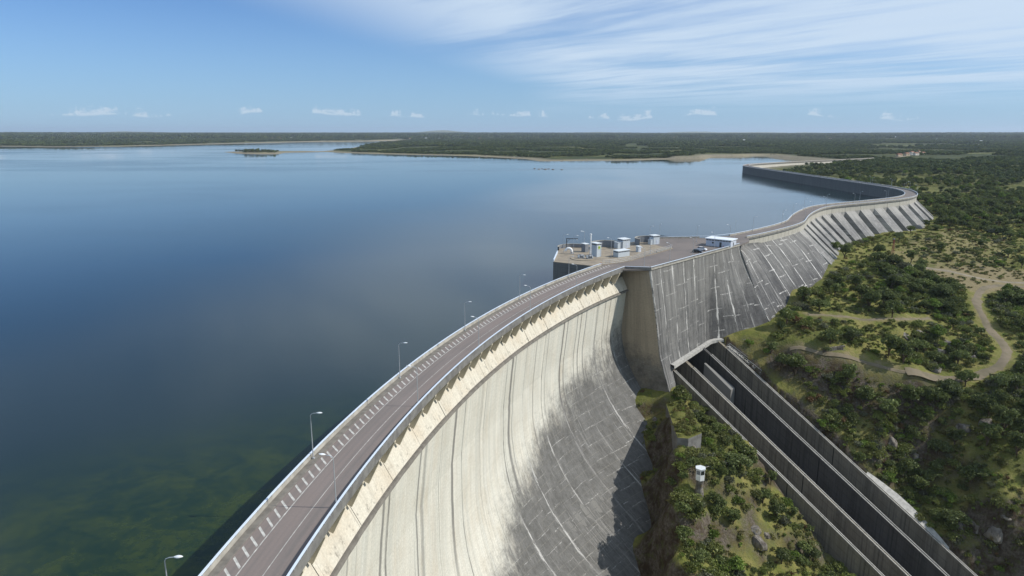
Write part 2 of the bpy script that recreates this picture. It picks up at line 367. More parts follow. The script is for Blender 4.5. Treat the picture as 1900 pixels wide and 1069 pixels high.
foliage('grey_leaves', (0.119, 0.131, 0.077), (0.169, 0.181, 0.112), (0.138, 0.138, 0.088))
foliage('far_leaves', (0.057, 0.085, 0.041), (0.113, 0.144, 0.062), (0.098, 0.115, 0.057))
foliage('tuft_leaves', (0.098, 0.114, 0.029), (0.169, 0.166, 0.052), (0.169, 0.137, 0.058))

# ground
q = newmat('ground'); tc = q.add('ShaderNodeTexCoord').outputs['Object']; geo = q.add('ShaderNodeNewGeometry')
nz = q.add('ShaderNodeSeparateXYZ', None, Vector=geo.outputs['Normal']).outputs[2]
a1 = q.noise(tc, .035, 6, .62); a2 = q.noise(tc, .22, 6, .65); a3 = q.noise(tc, 1.3, 5, .65); a4 = q.noise(tc, .006, 5, .6)
col = q.mix(q.step(a2, .34, .66), (.125, .140, .032), (.195, .175, .062))
col = q.mix(q.math('MULTIPLY', q.step(a1, .45, .62), .75), col, (.075, .088, .024))
col = q.mix(q.math('MULTIPLY', q.step(a3, .52, .7), .55), col, (.045, .05, .02))
dry = attr(q, 'dry')
col = q.mix(q.math('MULTIPLY', q.step(q.math('ADD', dry, q.math('MULTIPLY_ADD', a2, .8, c=-.4)), .3, .8), .85), col, (.215, .175, .105))
wood = attr(q, 'wood')
col = q.mix(q.math('MULTIPLY', wood, q.step(a4, .30, .55)), col, q.mix(q.step(a1, .35, .65), (.030, .045, .022), (.062, .072, .032)))
rk = q.mix(q.step(a3, .35, .62), (.060, .049, .038), (.125, .106, .085)); rk = q.mix(q.step(a2, .4, .62), rk, (.045, .031, .019)); rk = q.mix(q.math('MULTIPLY', q.step(q.noise(tc, .5, 5, .7), .5, .65), .8), rk, (.07, .075, .025))
steep = q.math('SUBTRACT', 1.0, q.step(q.math('MULTIPLY_ADD', a2, .25, c=nz), .70, .92))
col = q.mix(steep, col, rk)
shore = attr(q, 'shore')
col = q.mix(q.math('MULTIPLY', shore, q.step(q.math('MULTIPLY_ADD', a3, .4, c=a2), .35, .75)), col, (.27, .235, .175))
out(q, col, .95, .1, q.math('MULTIPLY_ADD', a2, 1.6, c=a3), 0, .8, .55)

# water
q = newmat('reservoir_water'); tc = q.add('ShaderNodeTexCoord').outputs['Object']
w1 = q.noise(q.vmul(tc, (.9, 1.2, 1)), 1, 3, .6); w2 = q.noise(q.vmul(tc, (.06, .10, 1)), 1, 4, .6); wind = q.step(q.noise(q.vmul(tc, (.0022, .004, 1)), 1, 4, .55), .35, .68)
al = attr(q, 'shallow'); p1 = q.noise(tc, .16, 8, .72, .5); p2 = q.noise(tc, .9, 5, .7)
weed = q.math('MULTIPLY', q.math('MULTIPLY', al, al), q.step(q.math('MULTIPLY_ADD', p2, .35, c=p1), .52, .92))
col = q.mix(al, (.0060, .0190, .0190), (.0080, .0240, .0125)); col = q.mix(weed, col, (.034, .050, .010))
bs = q.add('ShaderNodeBsdfPrincipled', None, Roughness=q.lin(wind, 0, 1, .03, .13), IOR=1.333); q.l.new(col, bs.inputs['Base Color']); bs.inputs['Specular IOR Level'].default_value = .5
hh = q.math('MULTIPLY', q.math('MULTIPLY_ADD', w2, .7, c=q.math('MULTIPLY', w1, .25)), q.math('MULTIPLY_ADD', wind, .8, c=.2))
bp = q.add('ShaderNodeBump', None, Strength=.11, Distance=.35, Height=hh); q.l.new(bp.outputs[0], bs.inputs['Normal'])
q.l.new(bs.outputs[0], q.add('ShaderNodeOutputMaterial').inputs[0])

# ------------------------------------------------------------------ layout of the place (metres, crest road at z = 0)
ZW = -10.5                                                  # reservoir level
AC = np.array([350.7, 35.9])                                # centre of the arch
RU, RD = 387.6, 377.5                                       # upstream / downstream parapet radius
def arch(r, th, z): t = R(th); return (AC[0]-r*math.cos(t), AC[1]+r*math.sin(t), z)
TH0, TH1 = -8.0, 35.35
crest2 = [(79, 305), (91, 316.3), (103.5, 328.5), (122.5, 346), (147, 372), (163, 393), (171.5, 409), (181, 427), (195, 450), (211, 472), (229, 488), (267, 513), (302, 538), (323, 559), (339.5, 585), (353, 618), (359.5, 655), (361.5, 710), (362, 811), (362, 935), (363, 1040), (369, 1092), (383, 1128), (408, 1165), (479, 1233), (553, 1294), (645, 1362), (780, 1470)]
C2, C2s = catmull(crest2, 3.0); C2n = normals2(C2)
HW = 4.5
D2, U2 = C2+C2n*HW, C2-C2n*HW
def at2(s, off, z=0.0):
    p = np.array([np.interp(s, C2s, C2[:, k]) for k in (0, 1)]); n = np.array([np.interp(s, C2s, C2n[:, k]) for k in (0, 1)]); n /= np.linalg.norm(n)
    q = p+n*off; return np.array([q[0], q[1], z])
def s_near(x, y): return C2s[np.argmin((C2[:, 0]-x)**2+(C2[:, 1]-y)**2)]
S_BUT0, S_BUT1 = s_near(161, 390), s_near(344, 592)
deck_up = [(33.4, 258.4), (16.5, 269), (21, 304), (40, 313), (56, 319), (64, 330), (98, 334)]
spill0, spill1 = np.array([52.3, 252.9]), np.array([104.3, 310.2])
# chute frame
CO = np.array([63., 256.]); CU = np.array([math.cos(R(46)), -math.sin(R(46))]); CV = np.array([-CU[1], CU[0]]); CW = 41.2
def ctop(t, f): return -40.2-.4*f-.606*t
def cpt(t, f, dz=0.0): p = CO+CU*t+CV*(CW*f); return (p[0], p[1], ctop(t, f)+dz)

# ------------------------------------------------------------------ terrain
def S(px, py): return tuple(at(px, py, ZW)[:2])
shore_near = [S(*p) for p in [(1450, 295), (1426, 291.3), (1414, 289), (1379, 290.5), (1324, 291.3), (1308, 296), (1237, 296), (1166, 298.2), (1095, 298.4), (1000, 299.4), (973, 295), (863, 289.4), (752, 287.2), (690, 285.5), (626, 283.4), (597, 281.6), (597, 280.6), (640, 277), (689, 267.5), (768, 262.2)]]
shore_far = [S(*p) for p in [(740, 260.8), (690, 262.2), (600, 263), (505, 264.8), (357, 268.4), (237, 271.4), (95, 273), (0, 271.8), (-200, 273), (-500, 272)]]
dam_line = [arch(386, t, 0)[:2] for t in np.arange(-36, 35, 3.5)]+[(45, 268), (62, 290)]+[tuple(C2[i]) for i in range(0, len(C2)-45, 6)]
WPOLY = np.array([(-14000, -3000)]+[(40, -330)]+dam_line+[(660, 1395)]+shore_near+shore_far+[(-14000, 2500)], float)
ISLE = np.array([S(*p) for p in [(414, 282.2), (442, 285.4), (480, 286.4), (515, 286.6), (531, 283.2), (597, 282.2), (597, 280.8), (520, 281.3), (440, 281.6)]], float)
def sdist(poly, X, Y):
    inside = np.zeros(X.shape, bool); best = np.full(X.shape, 1e18)
    for (x0, y0), (x1, y1) in zip(poly, np.roll(poly, -1, 0)):
        if y0 != y1: inside ^= ((y0 > Y) != (y1 > Y)) & (X < (x1-x0)*(Y-y0)/(y1-y0)+x0)
        dx, dy = x1-x0, y1-y0; t = np.clip(((X-x0)*dx+(Y-y0)*dy)/(dx*dx+dy*dy), 0, 1)
        best = np.minimum(best, (X-x0-t*dx)**2+(Y-y0-t*dy)**2)
    return np.sqrt(best)*np.where(inside, 1, -1)
CTRL = [at(*p) for p in [
    # foot of the gravity wall and of the buttresses
    (1340, 641, -38), (1385, 633, -37), (1450, 583, -31), (1470, 570, -30), (1462, 537, -25.5), (1522, 484, -20.5), (1590, 456, -20.5), (1655, 432, -19), (1718, 409, -18), (1745, 372, -16.5),
    # plateau
    (1800, 400, -19), (1880, 360, -17), (1800, 450, -25), (1900, 450, -26), (1640, 470, -24), (1720, 500, -29), (1800, 520, -32), (1890, 530, -34),
    # track and terrace
    (1815, 545, -35), (1850, 610, -41), (1873, 650, -45), (1840, 688, -48), (1780, 700, -49), (1700, 692, -47), (1560, 664, -42), (1480, 650, -40), (1400, 640, -38.5),
    (1500, 583, -31), (1600, 588, -33), (1715, 590, -36), (1715, 612, -38), (1715, 662, -46), (1660, 605, -35), (1660, 650, -43), (1560, 545, -28), (1640, 560, -31), (1540, 505, -23.5), (1770, 625, -40), (1790, 660, -46),
    (1890, 600, -38), (1895, 680, -46),
    # slope beside the chute
    (1430, 690, -49), (1500, 720, -53), (1560, 770, -62), (1640, 740, -56), (1620, 850, -74), (1700, 780, -63), (1780, 780, -62), (1880, 760, -56), (1720, 880, -80), (1660, 905, -83),
    (1780, 900, -80), (1870, 860, -70), (1760, 990, -92), (1800, 950, -85), (1860, 970, -85), (1850, 1050, -100), (1895, 1060, -100), (1895, 900, -75),
    # ridge of the knoll left of the chute
    (1245, 725, -46), (1290, 762, -52.5), (1340, 790, -55), (1390, 838, -60.5), (1330, 850, -58), (1292, 838, -55.2), (1272, 832, -55.2),  (1300, 905, -60.5), (1400, 880, -66), (1350, 900, -62),
    (1350, 950, -66), (1440, 920, -72), (1300, 1030, -70), (1400, 1000, -74), (1480, 985, -80), (1540, 1060, -92), (1400, 1069, -79), (1320, 980, -67)]]
CTRL += [(49.5, 244, -51), (52, 240, -58), (48.5, 236, -59), (50.5, 225, -68), (45, 223, -68), (46.5, 205, -79), (39.5, 203, -78), (41.5, 184, -88), (31.5, 182, -87), (37.5, 166, -97), (23, 162, -95), (57.5, 232, -50), (55.6, 226, -50.8), (51.6, 206, -55.6), (47.4, 186, -61), (44.0, 168, -68.5), (10, 130, -107), (-5, 100, -118), (-12, 60, -125), (10, 20, -125), (20, 60, -126), (40, 100, -112), (35, 130, -98), (110, 60, -118), (150, 30, -118), (200, 100, -122), (130, 130, -112), (90, 140, -100),
         (300, 80, -118), (270, 150, -112), (340, 200, -86), (420, 300, -52), (500, 420, -34), (560, 600, -22), (420, 560, -19.5), (480, 800, -14), (400, 760, -13.5), (385, 900, -12.5), (430, 1000, -11), (600, 1000, -10), (700, 700, -16), (800, 500, -24), (700, 300, -45), (600, 150, -75), (900, 900, -8), (560, 1200, -8),
         (60, 262, -49), (80, 285, -45), (100, 316, -40), (125, 348, -33), (150, 378, -28), (190, 445, -26), (240, 495, -24), (300, 536, -21), (350, 610, -17), (362, 720, -14), (20, 300, -70), (60, 330, -50)]
CT = np.array(CTRL, float); CC = 3.5
_K = np.sqrt(((CT[:, None, :2]-CT[None, :, :2])**2).sum(-1)+CC*CC); _m = CT[:, 2].mean()
_w = np.linalg.solve(_K+np.eye(len(CT))*-.0, CT[:, 2]-_m)
def rbf(X, Y):
    z = np.full(X.shape, _m)
    for (x, y, _), w in zip(CT, _w): z = z+w*np.sqrt((X-x)**2+(Y-y)**2+CC*CC)
    return z
def terr(X, Y, full=False):
    X = np.asarray(X, float); Y = np.asarray(Y, float); shp = X.shape; X = X.ravel(); Y = Y.ravel()
    d = -sdist(WPOLY, X, Y); di = sdist(ISLE, X, Y); d = np.maximum(d, di*.6)
    dl = np.maximum(d, 0); dist = np.hypot(X, Y)
    z = ZW+1.6*(1-np.exp(-dl/22))+4*(1-np.exp(-dl/260))+6*(1-np.exp(-dl/1600))+(fbm(X/900+3, Y/900)-.5)*11*sstep(dl, 40, 700)
    z = z+sstep(dist, 3500, 13000)*(34+26*(fbm(X/3500+5, Y/3500)-.35))
    z = z+5*sstep(dl, 3, 13)*sstep(X, 375, 400)*sstep(Y, 900, 1080)*(1-sstep(Y, 1700, 2300))
    z = np.where(di > 0, ZW+np.minimum(di*.05, 4)+.3, z)
    nd = np.hypot(X-230, Y-380); wn = (1-sstep(nd, 560, 900))*(d > 0); m = wn > 0
    zr = np.zeros_like(z); zr[m] = rbf(X[m], Y[m])
    n1, n2 = fbm(X/26, Y/26, 4)-.5, fbm(X/7.5+40, Y/7.5, 4)-.5
    gor = sstep(-zr, 40, 62)                                # rocky gorge flanks
    zr = zr+n1*(2.2+7*gor)+n2*(.7+4.2*gor)
    z = z*(1-wn)+zr*wn
    t = (X-CO[0])*CU[0]+(Y-CO[1])*CU[1]; v = ((X-CO[0])*CV[0]+(Y-CO[1])*CV[1])/CW
    inch = (v > -.035) & (v < 1.035) & (t > -8) & (t < 150)
    z = np.where(inch, np.minimum(z, ctop(np.maximum(t, 0), v)-12.5), z)
    z = np.where(inch | (v < .5), z, np.where((v < 1.3) & (t > 0) & (t < 150), np.minimum(z, ctop(t, 1)+.3+np.maximum(v-1.04, 0)*34), z))
    z = np.where(d > 0, z, ZW-np.minimum(-d*.06, 6)-22*(1-np.exp(d/160)))
    z = z.reshape(shp)
    return (z, d.reshape(shp)) if full else z
def hit(px, py):
    r = ray(px, py); ts = np.geomspace(120, 6000, 1400)/1.0
    P = np.array([0, 0, 50.])+r*ts[:, None]; below = P[:, 2] < terr(P[:, 0], P[:, 1])
    i = int(np.argmax(below)) if below.any() else len(ts)-1
    return P[i]
# graded grid
def axis(lo, hi, f0, f1, h, rate, cap):
    a = [f0]
    while a[-1] < f1: a.append(a[-1]+h)
    s = h
    while a[-1] < hi: s = min(s*rate, max(cap, .012*abs(a[-1]-f1))); a.append(a[-1]+s)
    b = [f0]; s = h
    while b[-1] > lo: s = min(s*rate, max(cap, .012*abs(b[-1]-f0))); b.append(b[-1]-s)
    return np.array(b[::-1][:-1]+a)
gx = axis(-26000, 26000, 20, 330, 2.0, 1.05, 15.0); gy = axis(-2500, 27000, 120, 560, 2.0, 1.04, 12.0)
GX, GY = np.meshgrid(gx, gy); GZ, GD = terr(GX, GY, True)
ny, nx = GX.shape
def grid_mesh(name, X, Y, Z, mat):
    ny, nx = X.shape; m = bpy.data.meshes.new(name); m.vertices.add(nx*ny)
    m.vertices.foreach_set('co', np.stack([X, Y, Z], -1).astype(np.float32).ravel())
    i = np.arange((ny-1)*(nx-1)); r, c = i//(nx-1), i % (nx-1); a = r*nx+c
    L = np.stack([a, a+1, a+nx+1, a+nx], 1).astype(np.int32)
    m.loops.add(L.size); m.loops.foreach_set('vertex_index', L.ravel()); m.polygons.add(len(L)); m.polygons.foreach_set('loop_start', np.arange(0, L.size, 4, dtype=np.int32))
    m.polygons.foreach_set('use_smooth', np.ones(len(L), bool)); m.update(); m.validate(); m.materials.append(MAT[mat]); return m
gm = grid_mesh('ground', GX, GY, GZ, 'ground')
def gattr(n, a): t = gm.attributes.new(n, 'FLOAT', 'POINT'); t.data.foreach_set('value', a.astype(np.float32).ravel())
GDi = np.hypot(GX, GY)
gattr('shore', np.where(GDi > 900, 1-sstep(GD, 14, 60), 0)*.8)
open_px = [(1535, 486), (1600, 458), (1722, 411), (1800, 422), (1915, 445), (1915, 545), (1800, 548), (1720, 506), (1640, 482)]
OPEN = np.array([hit(a, b)[:2] for a, b in open_px])
BARE = np.array([hit(a, b)[:2] for a, b in [(1690, 497), (1800, 497), (1915, 503), (1915, 542), (1825, 550), (1760, 523)]])
GB = sdist(BARE, GX.ravel(), GY.ravel()).reshape(GX.shape)
GO = sdist(OPEN, GX.ravel(), GY.ravel()).reshape(GX.shape)
gattr('dry', .55*sstep(GO, -15, 25)+.55*sstep(GB, -6, 8)+.55*sstep(GX-600, 0, 160)*(GY < 1500)*sstep(fbm(GX/150, GY/150), .5, .62))
gattr('wood', sstep(GDi, 620, 1500))
ground = tag(link('ground', gm), kind='structure')
# water: the reservoir bounded by the dam
wp = [(-26000, -2400)]+[(40, -330)]+dam_line+[(700, 1420), (1500, 2300), (26000, 14000), (26000, 26900), (-26000, 26900)]
b = MB(); b.face(*[b.vert((x, y, ZW)) for x, y in wp]); wm = b.mesh('reservoir', 'reservoir_water')
bm = bmesh.new(); bm.from_mesh(wm); bmesh.ops.triangulate(bm, faces=bm.faces); bm.to_mesh(wm); bm.free()
tag(link('reservoir', wm), kind='structure')
# shallow weed bed close to the arch: a denser sheet of the same water, 4 mm above
b = MB(); P, A_ = [], []
for t in np.linspace(-12, 33, 60):
    P.append([arch(r, t, ZW+.004) for r in np.linspace(386, 540, 30)])
    A_.append([(1-sstep(np.array((r-388)/(95*(1-sstep(np.array(t), 6, 24))+4)), .25, 1.0))*(1-sstep(np.array(t), 8, 24)) for r in np.linspace(386, 540, 30)])
b.grid(P, shallow=A_); tag(b.build('shallow_water', 'reservoir_water'), kind='structure')
# far blue hills
b = MB(); P = []
for i, x in enumerate(np.linspace(-26000, 26000, 200)):
    h = 60+240*max(0, fbm(np.array(x/2600+31), np.array(.5), 4)-.42)
    P.append([(x, 24500, -20), (x, 25200, h*.8), (x, 25900, h), (x, 26800, -20)])
b.grid(P); b.smooth = True; tag(b.build('hills', 'ground'), kind='structure')

# ------------------------------------------------------------------ arch dam
def prof(t, z):
    z0 = np.interp(t, [5, 16.6, 22.5, 28.5, 35], [-45, -38, -33, -30, -24]); k = np.interp(t, [5, 16.6, 22.5, 28.5, 35], [.004, .006, .0105, .014, .018])
    r = 379+1.6*min(1, (-z-10)/15); u = max(0, z0-z); lim = 1.1/(2*k)
    return r-(k*lim**2+1.1*(u-lim) if u > lim else k*u*u)
def zbot(t): return float(np.interp(t, [-8, 10, 20, 28, 33, 36], [-135, -130, -112, -92, -76, -62]))
adam = tag(empty('arch_dam', arch(383, 17, -10)), 'tall curved cream concrete arch dam wall with dark stained foot and bracketed crest', 'dam')
def child(b, name, mat, parent, **k):
    o = b.build(name, mat, None, **k); o.parent = parent; o.matrix_parent_inverse = Matrix.Translation(parent.location).inverted() if parent.parent is None else parent.matrix_parent_inverse
    return o
BR0, BRS = 34.75, 1.08                                      # bracket angles
blocks = [(BR0+BRS*.1, 36.3)]; e = BR0+BRS*.1
while e > TH0: blocks.append((max(e-2*BRS, TH0), e)); e -= 2*BRS
AM = RD*math.pi/180
# solid core behind the blocks
b = MB(); P = []
for t in np.linspace(TH0, 36.3, 60):
    zb = zbot(t); zs = [-10.2, -20, -30, -40, -50, -60, -75, zb]
    zs = [max(z, zb) for z in zs]
    P.append([arch(387.9, t, zb), arch(387.9, t, -.62), arch(381.25, t, -.62), arch(381.25, t, -4.6), arch(379.6, t, -9.0)]+[arch(prof(t, z)+.75, t, z) for z in zs])
ids = b.grid(P, uv=[[(t*6.6, p[2]) for p in row] for t, row in zip(np.linspace(TH0, TH1, 60), P)])
child(b, 'core', 'upstream_concrete', adam)
zstain = lambda t: np.interp(t, [8, 14, 17.5, 22.5, 28.5, 33, 36], [-140, -105, -72, -49, -38, -32, -27])
gapd = .0025
for (t0, t1) in blocks:
    b = MB(); zb = max(zbot(t0), zbot(t1)); n = 8; P, UV, ED, ST = [], [], [], []
    zs = [-10.15]+list(np.linspace(-12, zb, 34)); ts = np.linspace(t0+gapd, t1-gapd, n+1)
    cols = [(ts[0], .6)]+[(t, 0) for t in ts]+[(ts[-1], .6)]
    for t, inn in cols:
        P.append([arch(prof(t, z)+inn, t, z) for z in zs]); UV.append([(t*AM, z) for z in zs])
        ed = min(t-t0, t1-t)*AM; ED.append([ed]*len(zs))
        ST.append([float(np.clip((zstain(t)-z)/11+.5, -1.6, 2.2)) for z in zs])
    b.grid(P, UV, edge=ED, stain=ST)
    child(b, 'face_block', 'arch_concrete', adam)
for (t0, t1) in blocks:
    b = MB(); n = 4; P, UV = [], []; jit = random.uniform(-.12, .12)
    for t, inn in [(t0+.012, 1.0)]+[(t, 0) for t in np.linspace(t0+.012, t1-.012, n+1)]+[(t1-.012, 1.0)]:
        pr = [(381.6, -4.3), (381.0, -4.45), (378.6+jit, -9.0), (379.2, -9.4)]
        P.append([arch(r+inn*.6, t, z-inn*.15) for r, z in pr]); UV.append([(t*AM, z*1.3) for r, z in pr])
    b.grid(P, UV); child(b, 'shoulder_block', 'shoulder_concrete', adam)
b = MB(); P = []
for t in np.linspace(TH0, 36.2, 120):
    w = .12*(fbm(np.array(t*9), np.array(3.))-.5)
    P.append([arch(r, t, z) for r, z in ((379.6, -9.12), (378.1+w, -9.2), (377.95+w, -9.75), (378.6, -10.1), (380, -10.12))])
b.grid(P); child(b, 'ledge', 'pavement_concrete', adam)
bmk = MB()                                                   # one bracket, in a local frame: x = outward from r 381, y along the crest
pts = [(-.1, -.9), (-.15, -4.55), (1.5, -5.35), (3.45, -1.35), (3.45, -.9)]
va = [bmk.vert((x, -.30, z)) for x, z in pts]; vb = [bmk.vert((x, .30, z)) for x, z in pts]; bmk.face(*va); bmk.face(*vb[::-1])
for i in range(5): bmk.face(va[i], vb[i], vb[(i+1) % 5], va[(i+1) % 5])
brm = bmk.mesh('bracket', 'bracket_concrete'); k = 0; t = BR0
while t > TH0:
    o = link('bracket', brm, adam, arch(381, t, 0), (0, 0, -R(t))); o.matrix_parent_inverse = Matrix.Translation(adam.location).inverted(); t -= BRS
def ring(name, mat, parent, sec, t0, t1, n, closed=True, uvw=None):
    b = MB(); P, UV = [], []
    for t in np.linspace(t0, t1, n):
        row = [arch(r, t, z) for r, z in sec]; row = row+[row[0]] if closed else row; P.append(row)
        cum = np.r_[0, np.cumsum([math.hypot(sec[(i+1) % len(sec)][0]-sec[i][0], sec[(i+1) % len(sec)][1]-sec[i][1]) for i in range(len(sec))])][:len(row)]
        UV.append([(t*AM, c) for c in cum])
    b.grid(P, UV)
    if closed:
        m = len(sec); a = [b.vert(p) for p in P[0][:m]]; c = [b.vert(p) for p in P[-1][:m]]; b.face(*a); b.face(*c[::-1])
    return child(b, name, mat, parent, recalc=True) if parent is not None else b.build(name, mat, recalc=True)
ring('deck_slab', 'fascia_concrete', adam, [(387.85, -.6), (387.85, -.01), (377.75, -.01), (377.45, -.25), (377.45, -.92), (381, -.92)], TH0, TH1, 100)
ring('parapet', 'parapet_concrete', adam, [(387.8, -.005), (387.8, .72), (387.48, .72), (387.40, -.005)], TH0, TH1, 100)
ring('parapet', 'fascia_concrete', adam, [(377.75, -.005), (377.75, .72), (377.43, .72), (377.43, -.25)], TH0, TH1, 100)
# road, markings and pavement on the arch
road = ring('road', 'road_asphalt', None, [(386.32, .004), (377.8, .004)], TH0, 36.3, 110, False); tag(road, kind='structure')
pav = ring('pavement', 'pavement_concrete', None, [(387.38, -.004), (387.38, .13), (386.34, .12), (386.32, -.004)], TH0, TH1, 100); tag(pav, kind='structure')
ring('edge_line', 'road_paint', road, [(384.26, .008), (384.12, .008)], TH0, 35.9, 110, False)
ring('centre_line', 'road_paint', road, [(381.15, .008), (381.06, .008)], TH0, 35.9, 110, False)
b = MB(); b.face(*[b.vert(p) for p in ((-.86, .72, 0), (.86, -1.18, 0), (.86, -.70, 0), (-.86, 1.20, 0))]); hm = b.mesh('hatch_mark', 'road_paint')
t = TH0+.1
while t < 35.7:
    link('hatch_mark', hm, road, arch(385.3, t, .009), (0, 0, -R(t)+random.uniform(-.02, .02))); t += .325
# guard rails on the arch
def arch_rail(r, side, label, post_off):
    g_ = tag(empty('guard_rail', arch(r, 17, 0)), label, 'guard rail', 'guard rails of the crest road')
    ring('rail', 'rail_paint', g_, [(r+.14, .86), (r+.14, .99), (r-.14, .99), (r-.14, .86)], TH0, TH1, 110)
    b = MB(); b.box((0, 0, .78), (.10, .10, .16)).box((post_off, 0, .9), (.16, .12, .07)); pm = b.mesh('post', 'galvanised'); t = TH0+.1
    inv = Matrix.Translation(g_.location).inverted()
    while t < TH1: o = link('post', pm, g_, arch(r, t, 0), (0, 0, -R(t))); o.matrix_parent_inverse = inv; t += .29
arch_rail(387.62, 1, 'long pale blue guard rail on the water side of the arch crest road', .2)
arch_rail(377.62, -1, 'long pale blue guard rail on the drop side of the arch crest road', .2)

# ------------------------------------------------------------------ spillway block, pier and gravity wall
gdam = tag(empty('gravity_dam', (80, 280, -30)), 'grey streaked concrete gravity wall with tall pier between the arch and the buttresses', 'dam')
L0 = np.linalg.norm(spill1-spill0); sdirv = (spill1-spill0)/L0; sn = np.array([sdirv[1], -sdirv[0]])
SPR = [(0, [(0, 0), (-20, 3.8), (-33, 5.8), (-40, 8.3), (-64, 17)]), (26, [(0, 0), (-21, 2.7), (-36, 4.66), (-40, 5.43), (-64, 11.6)]), (48, [(0, 0), (-21, 1.6), (-36, 2.6), (-40, 3.0), (-64, 7)]),
       (62, [(0, 0), (-4, .8), (-14, 3.4), (-26, 7.5), (-45, 14), (-64, 21)]), (L0, [(0, 0), (-4, 1.0), (-13.4, 5.6), (-25.7, 12.8), (-40, 21.5), (-64, 36)])]
def interp_prof(PR, s, z):
    vals = [np.interp(-z, [-a for a, _ in p], [d for _, d in p]) for _, p in PR]; return float(np.interp(s, [q for q, _ in PR], vals))
def spf(s, z, inn=0): d = interp_prof(SPR, s, z)-inn; p = spill0+sdirv*s+sn*d; return (p[0], p[1], z)
OPN0, OPN1 = 7.0, 52.0                                       # chute mouth between these marks
def wallblock(fn, s0, s1, zs, mat, parent, name='face_block', stain=0.0, n=6, gap=.025, lime=1.0):
    b = MB(); P, UV, ED, ST = [], [], [], []
    ss = np.linspace(s0+gap, s1-gap, n+1)
    for s, inn in [(ss[0], .8)]+[(s, 0) for s in ss]+[(ss[-1], .8)]:
        P.append([fn(s, z, inn) for z in zs]); UV.append([(s, z) for z in zs]); ED.append([min(s-s0, s1-s)]*len(zs)); ST.append([stain+float(np.clip((-12-z)/22, -.3, .6)) for z in zs])
    b.grid(P, UV, edge=ED, stain=ST, lime=[[lime]*len(zs)]*len(P)); return child(b, name, mat, parent)
sb = list(np.linspace(0, OPN0+.0, 2))+list(np.linspace(OPN0, OPN1, 6))[1:]+list(np.linspace(OPN1, L0, 4))[1:]
for s0, s1 in zip(sb[:-1], sb[1:]):
    mouth = s0 >= OPN0-.1 and s1 <= OPN1+.1
    zs = list(np.linspace(0, -38.2 if mouth else -64, 26 if mouth else 38))
    wallblock(spf, s0, s1, zs, 'gravity_concrete', gdam, stain=float(np.interp((s0+s1)/2, [10, 48, 75], [-.4, -.1, .25])), lime=float(np.interp((s0+s1)/2, [10, 48, 75], [.8, 1.0, 1.25])))
# pier cheek towards the arch
b = MB(); P, UV, ST = [], [], []
for f in np.linspace(0, 1, 9):
    row = []
    for z in np.linspace(0, -64, 34):
        e = spf(.06, z); a = (41.5, 262.0); q = (a[0]+(e[0]-a[0])*f, a[1]+(e[1]-a[1])*f-.5*math.sin(math.pi*f)*min(1, -z/30), z); row.append(q)
    P.append(row); UV.append([(f*14, p[2]) for p in row]); ST.append([float(np.clip((-31-p[2])/10, -.4, 1)) for p in row])
b.grid(P, UV, stain=ST); b.smooth = True; child(b, 'pier_cheek', 'pier_concrete', gdam)
b = MB(); P = []
for z in (0, -20, -40, -64): P.append([spf(L0-.06, z), (spf(L0, z)[0]-30, spf(L0, z)[1]+32, z)])
b.grid(P, [[(0, p[2]), (40, p[2])] for z, row in zip(range(4), P) for p in [row[0]]]); child(b, 'end_wall', 'wall_concrete', gdam)
# beam over the chute mouth and the dark recess behind it
b = MB()
pa, pb = np.array(spf(OPN0, -38.2)), np.array(spf(OPN1, -38.2))
def bar(b, p, q, w, h, dz=0.0):
    p, q = Vector(p), Vector(q); d = (q-p); n = Vector((d.y, -d.x, 0)).normalized()*w/2; up = Vector((0, 0, h))
    v = [b.vert(x+Vector((0, 0, dz))) for x in (p-n, p+n, q+n, q-n, p-n+up, p+n+up, q+n+up, q-n+up)]
    for f in ((3, 2, 1, 0), (4, 5, 6, 7), (0, 1, 5, 4), (1, 2, 6, 5), (2, 3, 7, 6), (3, 0, 4, 7)): b.face(*[v[i] for i in f])
P = []
for s in np.linspace(OPN0-.5, OPN1+.5, 16): P.append([i_ for i_ in (spf(s, -38.2, 1.2), spf(s, -37.6, -.2), spf(s, -37.9, -1.6), spf(s, -39.2, -1.4), spf(s, -39.2, 1.2))])
b.grid(P); child(b, 'mouth_beam', 'pale_concrete', gdam)
b = MB(); i0 = lambda s, dn, z: (spill0[0]+sdirv[0]*s+sn[0]*dn, spill0[1]+sdirv[1]*s+sn[1]*dn, z)
for s0, s1 in ((OPN0, OPN0), (OPN1, OPN1)): b.face(*[b.vert(p) for p in (i0(s0, 6, -38), i0(s0, -14, -38), i0(s0, -14, -62), i0(s0, 6, -62))])
b.face(*[b.vert(p) for p in (i0(OPN0, -14, -38), i0(OPN1, -14, -38), i0(OPN1, -14, -62), i0(OPN0, -14, -62))]); b.face(*[b.vert(p) for p in (i0(OPN0, -14, -38.3), i0(OPN1, -14, -38.3), i0(OPN1, 2.0, -38.3), i0(OPN0, 4, -38.3))])
child(b, 'mouth_recess', 'chute_concrete', gdam)
# coping along the spillway block
b = MB(); bar(b, (*spill0, -.25), (*spill1, -.25), .9, .55); child(b, 'coping', 'parapet_concrete', gdam)
pe = np.array(arch(377.6, TH1, 0)[:2])
b = MB(); bar(b, (*pe, -.25), (*spill0, -.25), .7, .5); child(b, 'coping', 'fascia_concrete', gdam)
